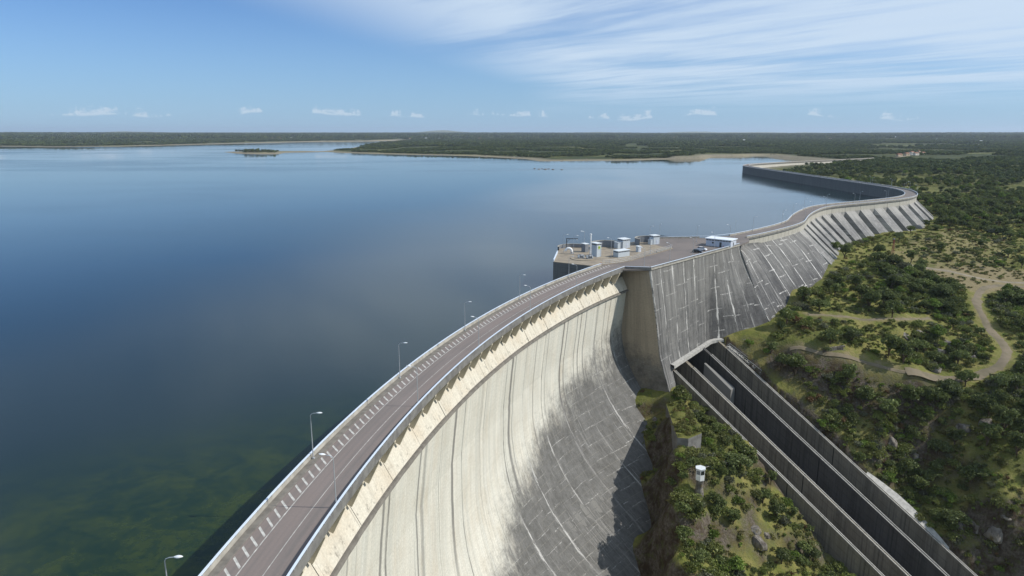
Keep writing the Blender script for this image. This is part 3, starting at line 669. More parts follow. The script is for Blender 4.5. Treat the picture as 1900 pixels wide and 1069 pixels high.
# gravity wall under the second crest
GS0, GS1 = s_near(94.5, 319.5), S_BUT0
GS0 = min(np.arange(0, 60, .1), key=lambda s: np.hypot(*(at2(s, 14.0)[:2]-spill1)))
_g0, _g1 = at2(GS0, HW-.35), at2(GS0, HW+.65); _gn = (_g1-_g0)[:2]
GPR = [(GS0, [(0, 0), (-2, .3)]+[(z, float(np.dot(np.array(spf(L0, z)[:2])-_g0[:2], _gn))) for z in (-3, -8, -13.4, -20, -25.7, -33, -40, -52, -64)]), (GS0+22, [(0, 0), (-4, .3), (-6.5, 5), (-15, 12.2), (-25, 20), (-40, 32), (-64, 48)]), (GS0+42, [(0, 0), (-4.4, .3), (-8, 4.2), (-15, 10.6), (-25, 19), (-40, 31), (-64, 50)]), (GS1, [(0, 0), (-4.6, .3), (-10.5, 7.6), (-18.2, 14.2), (-30, 24), (-64, 50)])]
def gvf(s, z, inn=0): return tuple(at2(s, HW-.35+interp_prof(GPR, s, z)-inn, z))
gs = np.linspace(GS0+.02, GS1, 10)
for s0, s1 in zip(gs[:-1], gs[1:]):
    zs = [-.6, -2.0, -4.2]+list(np.linspace(-5.2, -60, 34)); wallblock(gvf, s0, s1, zs, 'gravity_concrete', gdam, stain=float(np.interp((s0+s1)/2, [GS0, GS0+25, GS1], [.3, .3, .1])), lime=1.5)
band = lambda s, z, inn=0: tuple(at2(s, HW-.02-inn, z))
for s0, s1 in zip(gs[:-1], gs[1:]):
    for h in (0, 1):
        m0, m1 = s0+(s1-s0)*h/2, s0+(s1-s0)*(h+1)/2; wallblock(band, m0, m1, [-.7, -2, -4.4], 'band_concrete', gdam, 'band_panel', n=2, gap=.12)
# ------------------------------------------------------------------ buttress dam
bdam = tag(empty('buttress_dam', tuple(at2((S_BUT0+S_BUT1)/2, 0, 0))), 'curving buttress dam with fifteen sloping grey concrete ribs under the road', 'dam')
NB = 15; bs = np.linspace(S_BUT0, S_BUT1, NB+1)
for s0, s1 in zip(bs[:-1], bs[1:]):
    wallblock(lambda s, z, inn=0: tuple(at2(s, HW-.05-inn, z)), s0, s1, [-.7, -2.5, -4.7], 'band_concrete', bdam, 'band_panel', n=4, gap=.16)
b = MB(); P, UV = [], []; zz_ = (-4.0, -6, -9, -13, -20, -40)
for s in np.linspace(S_BUT0, S_BUT1+40, 90): P.append([at2(s, HW-.12, z) for z in zz_]); UV.append([(s, z) for z in zz_])
b.grid(P, UV, edge=[[5.0]*6]*90, stain=[[-1, -.9, -.6, 0, .4, .5]]*90); child(b, 'back_wall', 'buttress_concrete', bdam)
for i in range(NB):
    s0, s1 = bs[i]+.6, bs[i]+.6+(bs[i+1]-bs[i])*.60; b = MB(); P, UV, ED, ST = [], [], [], []; zs = [-4.55]+list(np.linspace(-4.9, -36, 16)); sl = 1.06
    dd = lambda z: HW-.02+max(0, -z-4.6)*sl
    ss = np.linspace(s0, s1, 4)
    for s, back in [(s0, 1)]+[(s, 0) for s in ss]+[(s1, 1)]:
        P.append([at2(s, (HW-.3) if back else dd(z), z) for z in zs]); UV.append([(s+(dd(z)*.0), z*1.45) for z in zs]); ED.append([min(s-s0, s1-s)]*len(zs)); ST.append([float(np.clip((-8.5-z)/7, -.9, .5)) for z in zs])
    b.grid(P, UV, edge=ED, stain=ST); child(b, 'buttress', 'buttress_concrete', bdam)
# ------------------------------------------------------------------ reservoir wall of the far crest
rwall = tag(empty('reservoir_wall', tuple(at2(s_near(362, 800), 0, 0))), 'long dark concrete reservoir wall rising from the water behind the buttresses', 'wall')
sE = C2s[-1]
cuts = np.arange(s_near(122, 346), sE-60, 14.0)
for s0, s1 in zip(cuts[:-1], cuts[1:]):
    wallblock(lambda s, z, inn=0: tuple(at2(s, -(HW-.1)+inn, z)), s0, s1, [-.6, -4, -8, -12, -22], 'upstream_concrete', rwall, 'wall_panel', n=3, gap=.10)
b = MB(); P, UV = [], []
for s in np.arange(S_BUT1, sE, 9.0): P.append([at2(s, HW-.3, -.6), at2(s, HW-.3, -3.0), at2(s, HW+.6, -3.2), at2(s, HW+3, -9)]); UV.append([(s, z) for z in (0, -2.4, -3, -9)])
b.grid(P, UV); child(b, 'land_face', 'band_concrete', rwall)
# crest slab, parapets, rails and road on the second crest
def strip2(name, mat, parent, sec, s0, s1, ds, closed=True):
    b = MB(); P, UV = [], []
    for s in np.linspace(s0, s1, int((s1-s0)/ds)+2):
        row = [at2(s, o, z) for o, z in sec]; row = row+[row[0]] if closed else row; P.append(row); UV.append([(s, o) for o, z in (sec+[sec[0]] if closed else sec)])
    b.grid(P, UV); return child(b, name, mat, parent, recalc=True) if parent is not None else b.build(name, mat, recalc=True)
S2a = s_near(112, 336.5)
strip2('crest_slab', 'fascia_concrete', bdam, [(-HW-.1, -.65), (-HW-.1, -.01), (HW+.55, -.01), (HW+.55, -.9), (HW-.1, -1.1)], S2a, sE, 4)
strip2('parapet', 'parapet_concrete', bdam, [(-HW-.1, -.005), (-HW-.1, .72), (-HW+.22, .72), (-HW+.22, -.005)], S2a, sE, 4)
strip2('parapet', 'parapet_concrete', bdam, [(HW+.53, -.005), (HW+.53, .72), (HW+.2, .72), (HW+.2, -.005)], S2a, sE, 4)
tag(strip2('road', 'plaza_asphalt', None, [(-HW+.3, .004), (HW+.15, .004)], S2a-14, sE, 4, False), kind='structure')
def rail2(off, label):
    g_ = tag(empty('guard_rail', tuple(at2(S2a, off, 0))), label, 'guard rail', 'guard rails of the crest road')
    strip2('rail', 'rail_paint', g_, [(off-.16, .86), (off-.16, .99), (off+.16, .99), (off+.16, .86)], S2a, s_near(480, 1233), 4)
    b = MB()
    for s in np.arange(S2a, s_near(361, 700), 3.0): p = at2(s, off, 0); b.box((p[0], p[1], .78), (.12, .12, .16))
    tag(child(b, 'post', 'galvanised', g_), kind='stuff')
rail2(-HW+.06, 'pale guard rail on the water side of the winding far crest road')
rail2(HW+.36, 'pale guard rail above the buttress ribs along the far crest road')

# ------------------------------------------------------------------ plaza and intake platform
iplat = tag(empty('intake_platform', (30, 285, 0)), 'angular concrete intake platform standing in the water beside the arch', 'platform')
lower = [(34.6, 262.6), (33.4, 258.8)]+deck_up[1:5]+[(60, 322), (71, 301.5), (62, 290), (54, 280.5), (46, 270)]
b = MB(); b.prism(lower, -.5, -.004); child(b, 'deck', 'deck_concrete', iplat, recalc=True)
b = MB(); UVl = []
per = deck_up; cum = 0
for p, q_ in zip(per[:-1], per[1:]):
    L = math.hypot(q_[0]-p[0], q_[1]-p[1]); n = max(2, int(L/3)); P = [[(p[0]+(q_[0]-p[0])*f, p[1]+(q_[1]-p[1])*f, z) for z in (-.3, -5, -11, -40)] for f in np.linspace(0, 1, n)]
    b.grid(P, [[(cum+L*f, z) for z in (-.3, -5, -11, -40)] for f in np.linspace(0, 1, n)]); cum += L
child(b, 'tower_wall', 'upstream_concrete', iplat)
b = MB()
bar(b, (16.6, 269.2, .0), (19.6, 290, .0), .35, .75); bar(b, (16.7, 269.1, .72), (19.6, 290, .72), .4, .18); child(b, 'parapet', 'rail_paint', iplat)
plaza_poly = [(41.9, 252.7), (52.3, 253.0), (104.0, 310.0), (113, 322), (116.4, 333), (109.5, 340.5), (98, 333.6), (64.5, 329.6), (60.3, 321.5), (71.2, 301.3), (62.2, 289.6), (54.2, 280.2), (46.2, 269.6), (34.8, 262.2), (33.6, 258.6)]
b = MB(); b.prism(plaza_poly, -.6, -.002); tag(b.build('plaza', 'plaza_asphalt', recalc=True), kind='structure')
# kerb between plaza and intake deck, pale strip along the spillway edge
kl = [(35.0, 261.4), (46.6, 269.0), (54.6, 279.7), (62.6, 289.0), (71.6, 300.7)]
b = MB()
for p, q_ in zip(kl[:-1], kl[1:]): bar(b, (*p, -.003), (*q_, -.003), .5, .2)
tag(b.build('kerb', 'deck_concrete'), kind='structure')
b = MB(); o1 = spill0-sn*.55; o2 = spill1-sn*.55; o3 = spill1-sn*2.4; o4 = spill0-sn*2.0; b.face(*[b.vert((*p, .004)) for p in (o1, o2, o3, o4)]); tag(b.build('pavement', 'pale_concrete', recalc=True), kind='structure')
def straight_rail(pts, label, posts=1.9, group='guard rails of the crest road'):
    g_ = tag(empty('guard_rail', (*pts[0], 0)), label, 'guard rail', group); inv = Matrix.Translation(g_.location).inverted(); b = MB()
    for p, q_ in zip(pts[:-1], pts[1:]): bar(b, (*p, .86), (*q_, .86), .34, .13)
    child(b, 'rail', 'rail_paint', g_); b = MB(); b.box((0, 0, .56), (.10, .10, .6)); pm = b.mesh('post', 'galvanised')
    for p, q_ in zip(pts[:-1], pts[1:]):
        L = math.hypot(q_[0]-p[0], q_[1]-p[1])
        for s in np.arange(.5, L, posts): o = link('post', pm, g_, (p[0]+(q_[0]-p[0])*s/L, p[1]+(q_[1]-p[1])*s/L, 0)); o.matrix_parent_inverse = inv
b = MB(); bar(b, (*spill0, .3), (*spill1, .3), .4, .5); child(b, 'parapet', 'fascia_concrete', gdam)
b = MB(); bar(b, (*pe, .25), (*spill0, .25), .4, .5); child(b, 'parapet', 'fascia_concrete', gdam)
straight_rail([tuple(pe+[.3, -.05]), tuple(spill0+[-.4, 0])], 'short guard rail across the top of the shaded pier')
straight_rail([tuple(spill0), tuple(spill1)], 'straight white guard rail along the top of the spillway face')
straight_rail([(64.5, 329.3), (98, 333.3), (110, 341)], 'thin guard rail along the water edge behind the plaza')
b = MB(); bar(b, (64.5, 329.4, -.1), (92, 332.6, -.1), .4, .85); tag(b.build('plaza_parapet', 'parapet_concrete'), 'low grey concrete parapet at the rear of the plaza facing the water', 'parapet')

# ------------------------------------------------------------------ spillway chute
chute = tag(empty('spillway_chute', cpt(0, .5)), 'twin concrete spillway chute running steeply down from the foot of the grey wall', 'spillway')
TL = 135.0
def cwall(f, w, hgt, dz, name='side_wall', mat='chute_concrete'):
    b = MB(); P, UV = [], []
    for t in np.linspace(-10, TL, 50):
        row = []
        for df, z in ((-w/2, -hgt), (-w/2, 0), (w/2, 0), (w/2, -hgt)):
            p = cpt(t, f); row.append((p[0]+CV[0]*df, p[1]+CV[1]*df, ctop(max(t, -5), f)+dz+z))
        P.append(row); UV.append([(t*1.17, p[2]+.6*t) for p in row])
    b.grid(P, UV); child(b, name, mat, chute)
    if name == 'side_wall' and hgt > 5:
        for df in (-w/2+.16, w/2-.16):
            b = MB(); pp = [np.array(cpt(t, f)) for t in np.linspace(1.5, TL, 3)]
            for p, q_ in zip(pp[:-1], pp[1:]): bar(b, p+np.array([CV[0]*df, CV[1]*df, dz]), q_+np.array([CV[0]*df, CV[1]*df, dz]), .3, .28)
            child(b, 'coping', 'pale_concrete', chute)
cwall(0.0, 1.3, 22, 0.0); cwall(.335, 1.6, 14, -2.0); cwall(.665, 1.6, 14, .6, mat='chute_algae_shade'); cwall(1.0, 1.4, 22, 0.3)
def cfloor(f0, f1, dz, mat='chute_concrete', name='chute_floor'):
    b = MB(); P, UV = [], []
    for t in np.linspace(-10, TL, 50):
        row = [np.array(cpt(t, f, dz)) for f in (f0, f1)]; P.append(row); UV.append([(CW*f, t) for f in (f0, f1)])
    b.grid(P, UV); child(b, name, mat, chute)
cfloor(.012, .32, -9.5, 'chute_algae_shade'); cfloor(.68, .985, -9.5, 'chute_algae_shade'); cfloor(.35, .65, -10.5, 'chute_algae_shade')
# the wedge-shaped splitter block between the two inner walls
b = MB(); t0, t1 = 1, 14
A = [cpt(t0, .56, -2.6), cpt(t0, .59, -2.6), cpt(t1, .63, -2.8), cpt(t1, .55, -2.8)]; B = [(p[0], p[1], p[2]-9.5) for p in A]
ia = [b.vert(p) for p in A]; ib = [b.vert(p) for p in B]; b.face(*ia)
for i in range(4): b.face(ia[i], ib[i], ib[(i+1) % 4], ia[(i+1) % 4])
child(b, 'splitter_block', 'wall_concrete', chute, recalc=True)
b = MB(); A = [cpt(t0, .375, -4.0), cpt(t0, .40, -4.0), cpt(110, .40, -9.2), cpt(110, .36, -9.2)]; B = [(p[0], p[1], p[2]-8) for p in A]
ia = [b.vert(p) for p in A]; ib = [b.vert(p) for p in B]; b.face(*ia)
for i in range(4): b.face(ia[i], ib[i], ib[(i+1) % 4], ia[(i+1) % 4])
child(b, 'inner_ledge', 'pale_concrete', chute, recalc=True)

# ------------------------------------------------------------------ street lamps
def make_lamp():
    r = empty('street_lamp')
    b = MB(); b.tube([(0, 0, 0), (0, 0, .9), (0, 0, 7.3)], [.11, .09, .055], 7); b.box((0, 0, .12), (.4, .4, .24)); b.build('pole', 'galvanised', r)
    b = MB(); b.tube([(0, 0, 7.25), (.12, 0, 7.5), (.5, 0, 7.68), (1.15, 0, 7.78)], .05, 6); b.build('arm', 'galvanised', r)
    b = MB(); n = 8
    P = [[(1.05+.95*u, .24*math.sin(math.pi*(.12+.8*u))*math.cos(a), 7.80+.13*math.sin(math.pi*(.12+.8*u))*math.sin(a)+.06*u) for a in np.linspace(0, 2*math.pi, n)] for u in np.linspace(0, 1, 6)]
    b.grid(P); b.smooth = True; h = b.build('lamp_head', 'lamp_glass', r)
    return r
lamp0 = make_lamp(); nl = 0
ORD = ['nearest', 'second', 'third', 'fourth', 'fifth', 'sixth', 'seventh', 'eighth', 'ninth', 'tenth', 'eleventh', 'twelfth', 'thirteenth', 'fourteenth', 'fifteenth', 'sixteenth', 'seventeenth', 'eighteenth', 'nineteenth', 'twentieth', 'twenty first', 'twenty second']
def lamp(p, toward, label, group):
    global nl
    o = lamp0 if nl == 0 else copy_tree(lamp0); nl += 1; o.location = (p[0], p[1], p[2]); o.rotation_euler[2] = math.atan2(toward[1], toward[0]); tag(o, label, 'street lamp', group); return o
for k in range(6):
    t = 3.86+5.5*k; c_, s_ = math.cos(R(t)), -math.sin(R(t)); lamp(arch(387.1, t, .1), (c_, s_), f'grey street lamp at the water side rail of the arch road, {ORD[k]} from the camera', 'lamps on the water side of the arch road')
for k in range(6):
    t = 1.9+5.5*k; c_, s_ = -math.cos(R(t)), math.sin(R(t))
    if k == 0: continue
    lamp(arch(377.9, t, .05), (c_, s_), f'grey street lamp at the drop side rail of the arch road, {ORD[k-1]} from the camera', 'lamps on the drop side of the arch road')
for i, (x, y, dx, dy, w) in enumerate([(50.3, 255.2, -.7, .7, 'at the pier corner of the plaza'), (62.6, 266.9, -.7, .7, 'on the pale strip along the spillway edge'), (75.4, 280.8, -.7, .7, 'at the plaza edge near the parked cars'), (88.8, 296.4, -.7, .7, 'in front of the white office'), (103.6, 322, -.7, .5, 'behind the white office'), (87.3, 320, .2, -1, 'at the rear of the plaza'), (58.8, 287.0, .6, -.7, 'inside the fence near the small cabinet'),
        (22.3, 291.0, .9, -.2, 'at the far left corner of the intake deck'), (26.2, 287.2, .9, -.1, 'beside the white elbow duct'), (32.2, 301.5, -.8, -.4, 'behind the tall cabin'), (41.2, 280.2, -.7, .3, 'beside the long low cabin'), (71.2, 327.0, .2, -1, 'by the right hand gate shaft'), (64.8, 318.5, .5, -.6, 'behind the right hand cabin')]):
    lamp((x, y, 0), (dx, dy), 'grey street lamp '+w, 'lamps around the plaza')
s = s_near(128, 352); k = 0
while s < s_near(362, 760) and k < 22:
    side = -1 if k % 2 == 0 else 1; p = at2(s, side*(HW-.35 if side < 0 else HW-.1), 0); c_ = at2(s, 0, 0)
    lamp((p[0], p[1], .05), (c_[0]-p[0], c_[1]-p[1]), f'grey street lamp on the winding far crest road, {ORD[k]} beyond the office', 'lamps on the far crest road'); s += 21; k += 1

# ------------------------------------------------------------------ buildings and plant on the platform
def cabin(name, corner, w, d, h, rz, label, roof_over=.18, slope=.12, door=True, vents=True, wall='cabin_paint', sub=None):
    r = tag(empty(name, (*corner, 0), rz), label, 'cabin', None)
    b = MB(); b.box((w/2, d/2, h/2), (w, d, h)); b.build('wall', wall, r)
    b = MB(); a = roof_over; v = [b.vert(p) for p in ((-a, -a, h+.02), (w+a, -a, h+.02), (w+a, d+a, h+slope), (-a, d+a, h+slope), (-a, -a, h+.2), (w+a, -a, h+.2), (w+a, d+a, h+slope+.18), (-a, d+a, h+slope+.18))]
    for f in ((3, 2, 1, 0), (4, 5, 6, 7), (0, 1, 5, 4), (1, 2, 6, 5), (2, 3, 7, 6), (3, 0, 4, 7)): b.face(*[v[i] for i in f])
    b.build('roof', 'cabin_roof', r)
    if vents:
        n = max(2, int(w/.9))
        for i in range(n):
            b = MB(); b.box(((i+.5)*w/n, -.02, h-.36), (w/n*.78, .07, .34)); b.build('vent', 'dark_metal', r)
        b = MB(); b.box((-.02, d/2, h-.36), (.07, d*.85, .34)); b.build('vent', 'dark_metal', r)
    if door:
        b = MB(); b.box((w*.62, -.03, 1.02), (.95, .06, 2.04)); dd = b.build('door', 'office_wall', r); b = MB(); b.box((w*.62+.34, -.08, 1.0), (.05, .06, .2)); b.build('handle', 'dark_metal', dd)
    return r
c1 = cabin('gate_cabin', (35.1, 279.0), 2.6, 3.2, 5.5, R(38), 'tall pale grey gate cabin with a green sign beside the white column', door=False)
b = MB(); b.box((1.35, -.04, 3.9), (1.15, .06, 1.15)); sg = b.build('sign', 'sign_green', c1)
b = MB()
for x, w_ in ((1.0, .16), (1.28, .3), (1.62, .2)): b.box((x, -.085, 3.95), (w_, .03, .34))
b.build('sign_mark', 'sign_ink', sg)
cabin('equipment_cabin', (31.6, 291.0), 2.0, 2.4, 3.4, R(38), 'narrow dark sided cabin behind the tall gate cabin', door=False, vents=False, wall='machine_grey')
c3 = cabin('gate_cabin', (49.4, 301.0), 4.2, 3.8, 3.9, R(32), 'pale two part gate cabin in the middle of the intake platform')
b = MB(); b.box((-1.2, 1.9, 1.35), (2.4, 2.6, 2.7)); b.box((-1.25, 1.9, 2.78), (2.7, 2.9, .16)); b.build('annex', 'cabin_paint', c3)
cabin('long_cabin', (43.9, 278.2), 6.6, 3.0, 2.5, R(36), 'long low pale cabin with dark vents next to the platform fence', door=False)
cabin('cabinet', (54.6, 291.2), 1.7, 1.5, 2.3, R(38), 'small pale metal cabinet by the platform fence', door=True, vents=False)
c6 = cabin('gate_cabin', (65.3, 312.0), 3.6, 3.0, 3.9, R(30), 'pale gate cabin by the right hand gate shaft')
b = MB(); b.box((-.7, 1.2, 1.15), (1.5, 2.0, 2.3)); b.box((-.72, 1.2, 2.36), (1.7, 2.2, .12)); b.build('annex', 'cabin_paint', c6)
r = tag(empty('vent_column', (33.1, 284.6, 0)), 'tall white vent column standing beside the tall gate cabin', 'column')
b = MB(); b.tube([(0, 0, 0), (0, 0, 8.6)], .32, 12); b.build('shaft', 'white_paint', r); b = MB(); b.tube([(0, 0, 8.6), (0, 0, 9.0)], [.46, .40], 12); b.build('cap', 'white_paint', r); b = MB(); b.box((0, 0, .15), (1.1, 1.1, .3)); b.build('base', 'deck_concrete', r)
r = tag(empty('elbow_duct', (24.4, 288.2, 0)), 'thick white elbow duct curving down onto the platform deck', 'duct')
b = MB(); b.smooth = True; b.tube([(1.3*math.cos(a)-.2, 0, .9+1.3*math.sin(a)) for a in np.linspace(math.pi*.98, 0, 12)]+[(1.1, 0, .02)], .55, 12); b.build('pipe', 'white_paint', r)
b = MB(); b.tube([(1.1, 0, .0), (1.1, 0, .16)], .75, 12); b.build('flange', 'galvanised', r)
r = tag(empty('jib_crane', (24.4, 302.0, 0)), 'dark jib crane with a horizontal arm at the left rear of the platform', 'crane')
b = MB(); b.box((0, 0, 2.2), (.3, .3, 4.4)); b.box((0, 0, .1), (.9, .9, .2)); b.build('post', 'dark_metal', r); b = MB(); b.box((2.4, -.2, 4.3), (5.2, .25, .3), -.08); b.build('arm', 'dark_metal', r); b = MB(); b.box((4.6, -.35, 3.95), (.5, .4, .45)); b.build('hoist', 'lamp_glass', r)
b = MB(); b.tube([(.1, 0, 2.9), (1.5, -.1, 4.2)], .07, 6); b.build('brace', 'dark_metal', r)
b = MB(); b.tube([(0, 0, -.004), (0, 0, .22)], 5.6, 36); tag(b.build('round_pad', 'deck_concrete', loc=(29.6, 276.0, 0)), 'round raised concrete pad carrying two grey winches', 'pad')
def winch(x, y, rz, label):
    r = tag(empty('winch', (x, y, .22), rz), label, 'winch', 'winches on the round pad')
    b = MB(); b.box((0, 0, .2), (2.2, 1.5, .4)); b.build('frame', 'machine_grey', r)
    b = MB(); b.smooth = True; b.tube([(-.8, 0, .95), (.8, 0, .95)], .62, 14); b.build('drum', 'machine_grey', r)
    b = MB(); b.box((-1.0, 0, .85), (.18, 1.4, 1.1)).box((1.0, 0, .85), (.18, 1.4, 1.1)); b.build('cheek', 'cabin_roof', r); b = MB(); b.box((1.35, .1, .55), (.5, .7, .7)); b.build('motor', 'cabin_paint', r)
winch(28.2, 275.6, .3, 'left of the two grey winches on the round pad'); winch(31.6, 274.6, .3, 'right of the two grey winches on the round pad')
def shaft_wall(cx, cy, rad, a0, a1, h, label):
    r = tag(empty('shaft_wall', (cx, cy, 0)), label, 'wall', 'gate shaft walls'); P, Q = [], []; b = MB(); b2 = MB()
    for a in np.linspace(R(a0), R(a1), 22):
        c_, s_ = math.cos(a), math.sin(a); P.append([((rad)*c_, rad*s_, 0), (rad*c_, rad*s_, h), ((rad+.4)*c_, (rad+.4)*s_, h), ((rad+.4)*c_, (rad+.4)*s_, 0)])
        Q.append([((rad-.1)*c_, (rad-.1)*s_, h+.003), ((rad-.1)*c_, (rad-.1)*s_, h+.16), ((rad+.5)*c_, (rad+.5)*s_, h+.16), ((rad+.5)*c_, (rad+.5)*s_, h+.003)])
    b.grid(P); b.build('wall', 'machine_grey', r, recalc=True); b2.grid(Q); b2.build('coping', 'parapet_concrete', r, recalc=True)
shaft_wall(63.5, 313, 6.2, 60, 215, 2.9, 'dark curved gate shaft wall left of the right hand cabin')
shaft_wall(42.0, 299, 6.4, 35, 190, 2.9, 'dark curved gate shaft wall behind the long low cabin')
shaft_wall(27.5, 297, 7.0, 60, 190, 1.5, 'low curved parapet wall behind the white elbow duct')
b = MB(); b.box((0, 0, .6), (.7, .6, 1.2)); b.box((0, 0, 1.24), (.8, .7, .08)); tag(b.build('red_box', 'rust_red', loc=(42.6, 281.2, 0)), 'small red box at the left end of the long low cabin', 'box')
# fence
fr = tag(empty('fence', (35, 262, 0)), 'thin grey wire fence curving between the plaza and the intake deck', 'fence'); inv = Matrix.Translation(fr.location).inverted()
fpts, _ = catmull([(35.4, 262.5), (41.8, 265.6), (48.0, 270.9), (55.6, 281.4), (63.4, 290.8), (71.4, 301.2)], 1.55)
b = MB(); b.box((0, 0, .9), (.08, .08, 1.8)); pm = b.mesh('post', 'galvanised')
for p in fpts: o = link('post', pm, fr, (p[0], p[1], 0)); o.matrix_parent_inverse = inv
for z in (.45, 1.1, 1.72):
    b = MB(); b.tube([(p[0], p[1], z) for p in fpts], .04, 4); child(b, 'rail', 'galvanised', fr)
b = MB(); bar(b, (62.2, 290.2, 0), (71.4, 301.6, 0), .3, .8); tag(b.build('kerb_wall', 'parapet_concrete'), 'low pale wall at the right end of the platform fence', 'wall')
r = tag(empty('barrier', (34.6, 261.6, 0), R(20)), 'small red and white barrier block at the end of the water side rail', 'barrier'); b = MB(); b.box((0, 0, .45), (.9, .35, .9), 0, .7); b.build('body', 'rust_red', r); b = MB(); b.box((0, 0, .5), (.94, .4, .22), 0, .9); b.build('stripe', 'white_paint', r)
# office
oz = math.atan2(302.4-309.6, 97.9-88.8); ow, od, oh = 11.6, 6.6, 3.2
of = tag(empty('office', (88.8, 309.6, 0), oz), 'long white flat roofed office at the far end of the plaza', 'building')
b = MB(); b.box((ow/2, od/2, oh/2), (ow, od, oh)); b.build('wall', 'office_wall', of); b = MB(); b.box((ow/2, od/2, oh+.17), (ow+.9, od+.9, .34)); b.build('roof', 'office_roof', of)
for i in range(9): b = MB(); b.box(((i+.5)*ow/9, -.02, oh-.42), (1.02, .07, .42)); w_ = b.build('window', 'glass_dark', of); b = MB(); b.box(((i+.5)*ow/9, -.045, oh-.42), (.06, .06, .42)); b.build('mullion', 'galvanised', w_)
b = MB(); b.box((6.9, -.03, 1.05), (.95, .07, 2.1)); d_ = b.build('door', 'dark_metal', of); b = MB(); b.box((7.25, -.08, 1.05), (.05, .06, .2)); b.build('handle', 'galvanised', d_)
b = MB(); b.box((3.3, -.03, 1.6), (.7, .07, .7)); b.build('window', 'glass_dark', of); b = MB(); b.box((ow+.02, 3.2, 1.05), (.07, .95, 2.1)); b.build('door', 'dark_metal', of)
b = MB(); b.tube([(0, 0, 0), (0, 0, 8.5)], [.06, .03], 6); b.box((0, 0, 8.0), (.7, .05, .05)); tag(b.build('antenna_pole', 'galvanised', loc=(101.8, 309.5, oh)), 'thin antenna pole on the white office roof', 'antenna')
b = MB(); b.tube([(0, 0, 0), (0, 0, .9)], .14, 8); b.tube([(0, 0, .9), (0, 0, 1.1)], .2, 8); tag(b.build('hydrant', 'rust_red', loc=(94.2, 301.2, 0)), 'short dark red hydrant post between the office and the spillway rail', 'hydrant')
# ------------------------------------------------------------------ cars
def car(x, y, rz, paint, label, L=4.2, Hh=1.5, van=False):
    r = tag(empty('parked_car', (x, y, 0), rz), label, 'car', 'cars parked on the plaza')
    w = .86; prof_ = [(-L/2, .35), (-L/2+.02, .8), (-L/2+.25, .95), (-L*.30, 1.0), (L*.17, .98), (L*.36, .88), (L/2-.1, .75), (L/2, .5), (L/2-.03, .3)]
    b = MB(); b.smooth = False; P = []
    for yy, sc in ((-w, .94), (-w*.98, 1), (0, 1.02), (w*.98, 1), (w, .94)): P.append([(px*(.985 if abs(yy) == w else 1), yy, .3+(pz-.3)*sc) for px, pz in prof_])
    b.grid(P); b.face(*[b.vert(p) for p in P[0]]); b.face(*[b.vert(p) for p in P[-1]][::-1]); b.face(*[b.vert(p) for p in (P[0][0], P[-1][0], P[-1][-1], P[0][-1])]); b.build('body', paint, r, recalc=True)
    base = [(-L*.46, .95), (-L*.36, Hh-.08), (-L*.28, Hh), (L*.06, Hh), (L*.28, .95)]
    b = MB(); A = [b.vert((px, -w*.93 if pz < 1 else -w*.74, pz)) for px, pz in base]; B = [b.vert((px, w*.93 if pz < 1 else w*.74, pz)) for px, pz in base]
    for i in (1, 2): b.face(A[i], A[i+1], B[i+1], B[i])
    b.build('roof', paint, r)
    b = MB(); A = [b.vert((px, -w*.93 if pz < 1 else -w*.74, pz)) for px, pz in base]; B = [b.vert((px, w*.93 if pz < 1 else w*.74, pz)) for px, pz in base]
    b.face(A[3], A[4], B[4], B[3]); b.build('windscreen', 'glass_dark', r); b = MB(); A = [b.vert((px, -w*.93 if pz < 1 else -w*.74, pz)) for px, pz in base]; B = [b.vert((px, w*.93 if pz < 1 else w*.74, pz)) for px, pz in base]
    b.face(A[0], A[1], B[1], B[0]); b.build('rear_window', 'glass_dark', r)
    for sgn in (-1, 1):
        b = MB(); b.face(*[b.vert((px, sgn*(w*.93 if pz < 1 else w*.74), pz)) for px, pz in base]); b.build('side_window', 'glass_dark', r)
        b = MB(); b.box((L/2-.12, sgn*.58, .66), (.16, .34, .14)); b.build('headlight', 'lamp_glass', r); b = MB(); b.box((-L/2+.05, sgn*.66, .78), (.1, .2, .22)); b.build('tail_light', 'rust_red', r)
        for xx in (-L*.3, L*.3):
            b = MB(); b.tube([(xx, sgn*(w-.2), .31), (xx, sgn*(w+.03), .31)], .31, 14); wh = b.build('wheel', 'tyre', r); b = MB(); b.tube([(xx, sgn*(w-.1), .31), (xx, sgn*(w+.045), .31)], .19, 10); b.build('rim', 'rim', wh)
car(83.4, 296.2, R(-38), 'car_white', 'white hatchback parked beside the dark car on the plaza')
car(79.9, 290.4, R(-30), 'car_dark', 'dark car parked nearest the spillway rail on the plaza')

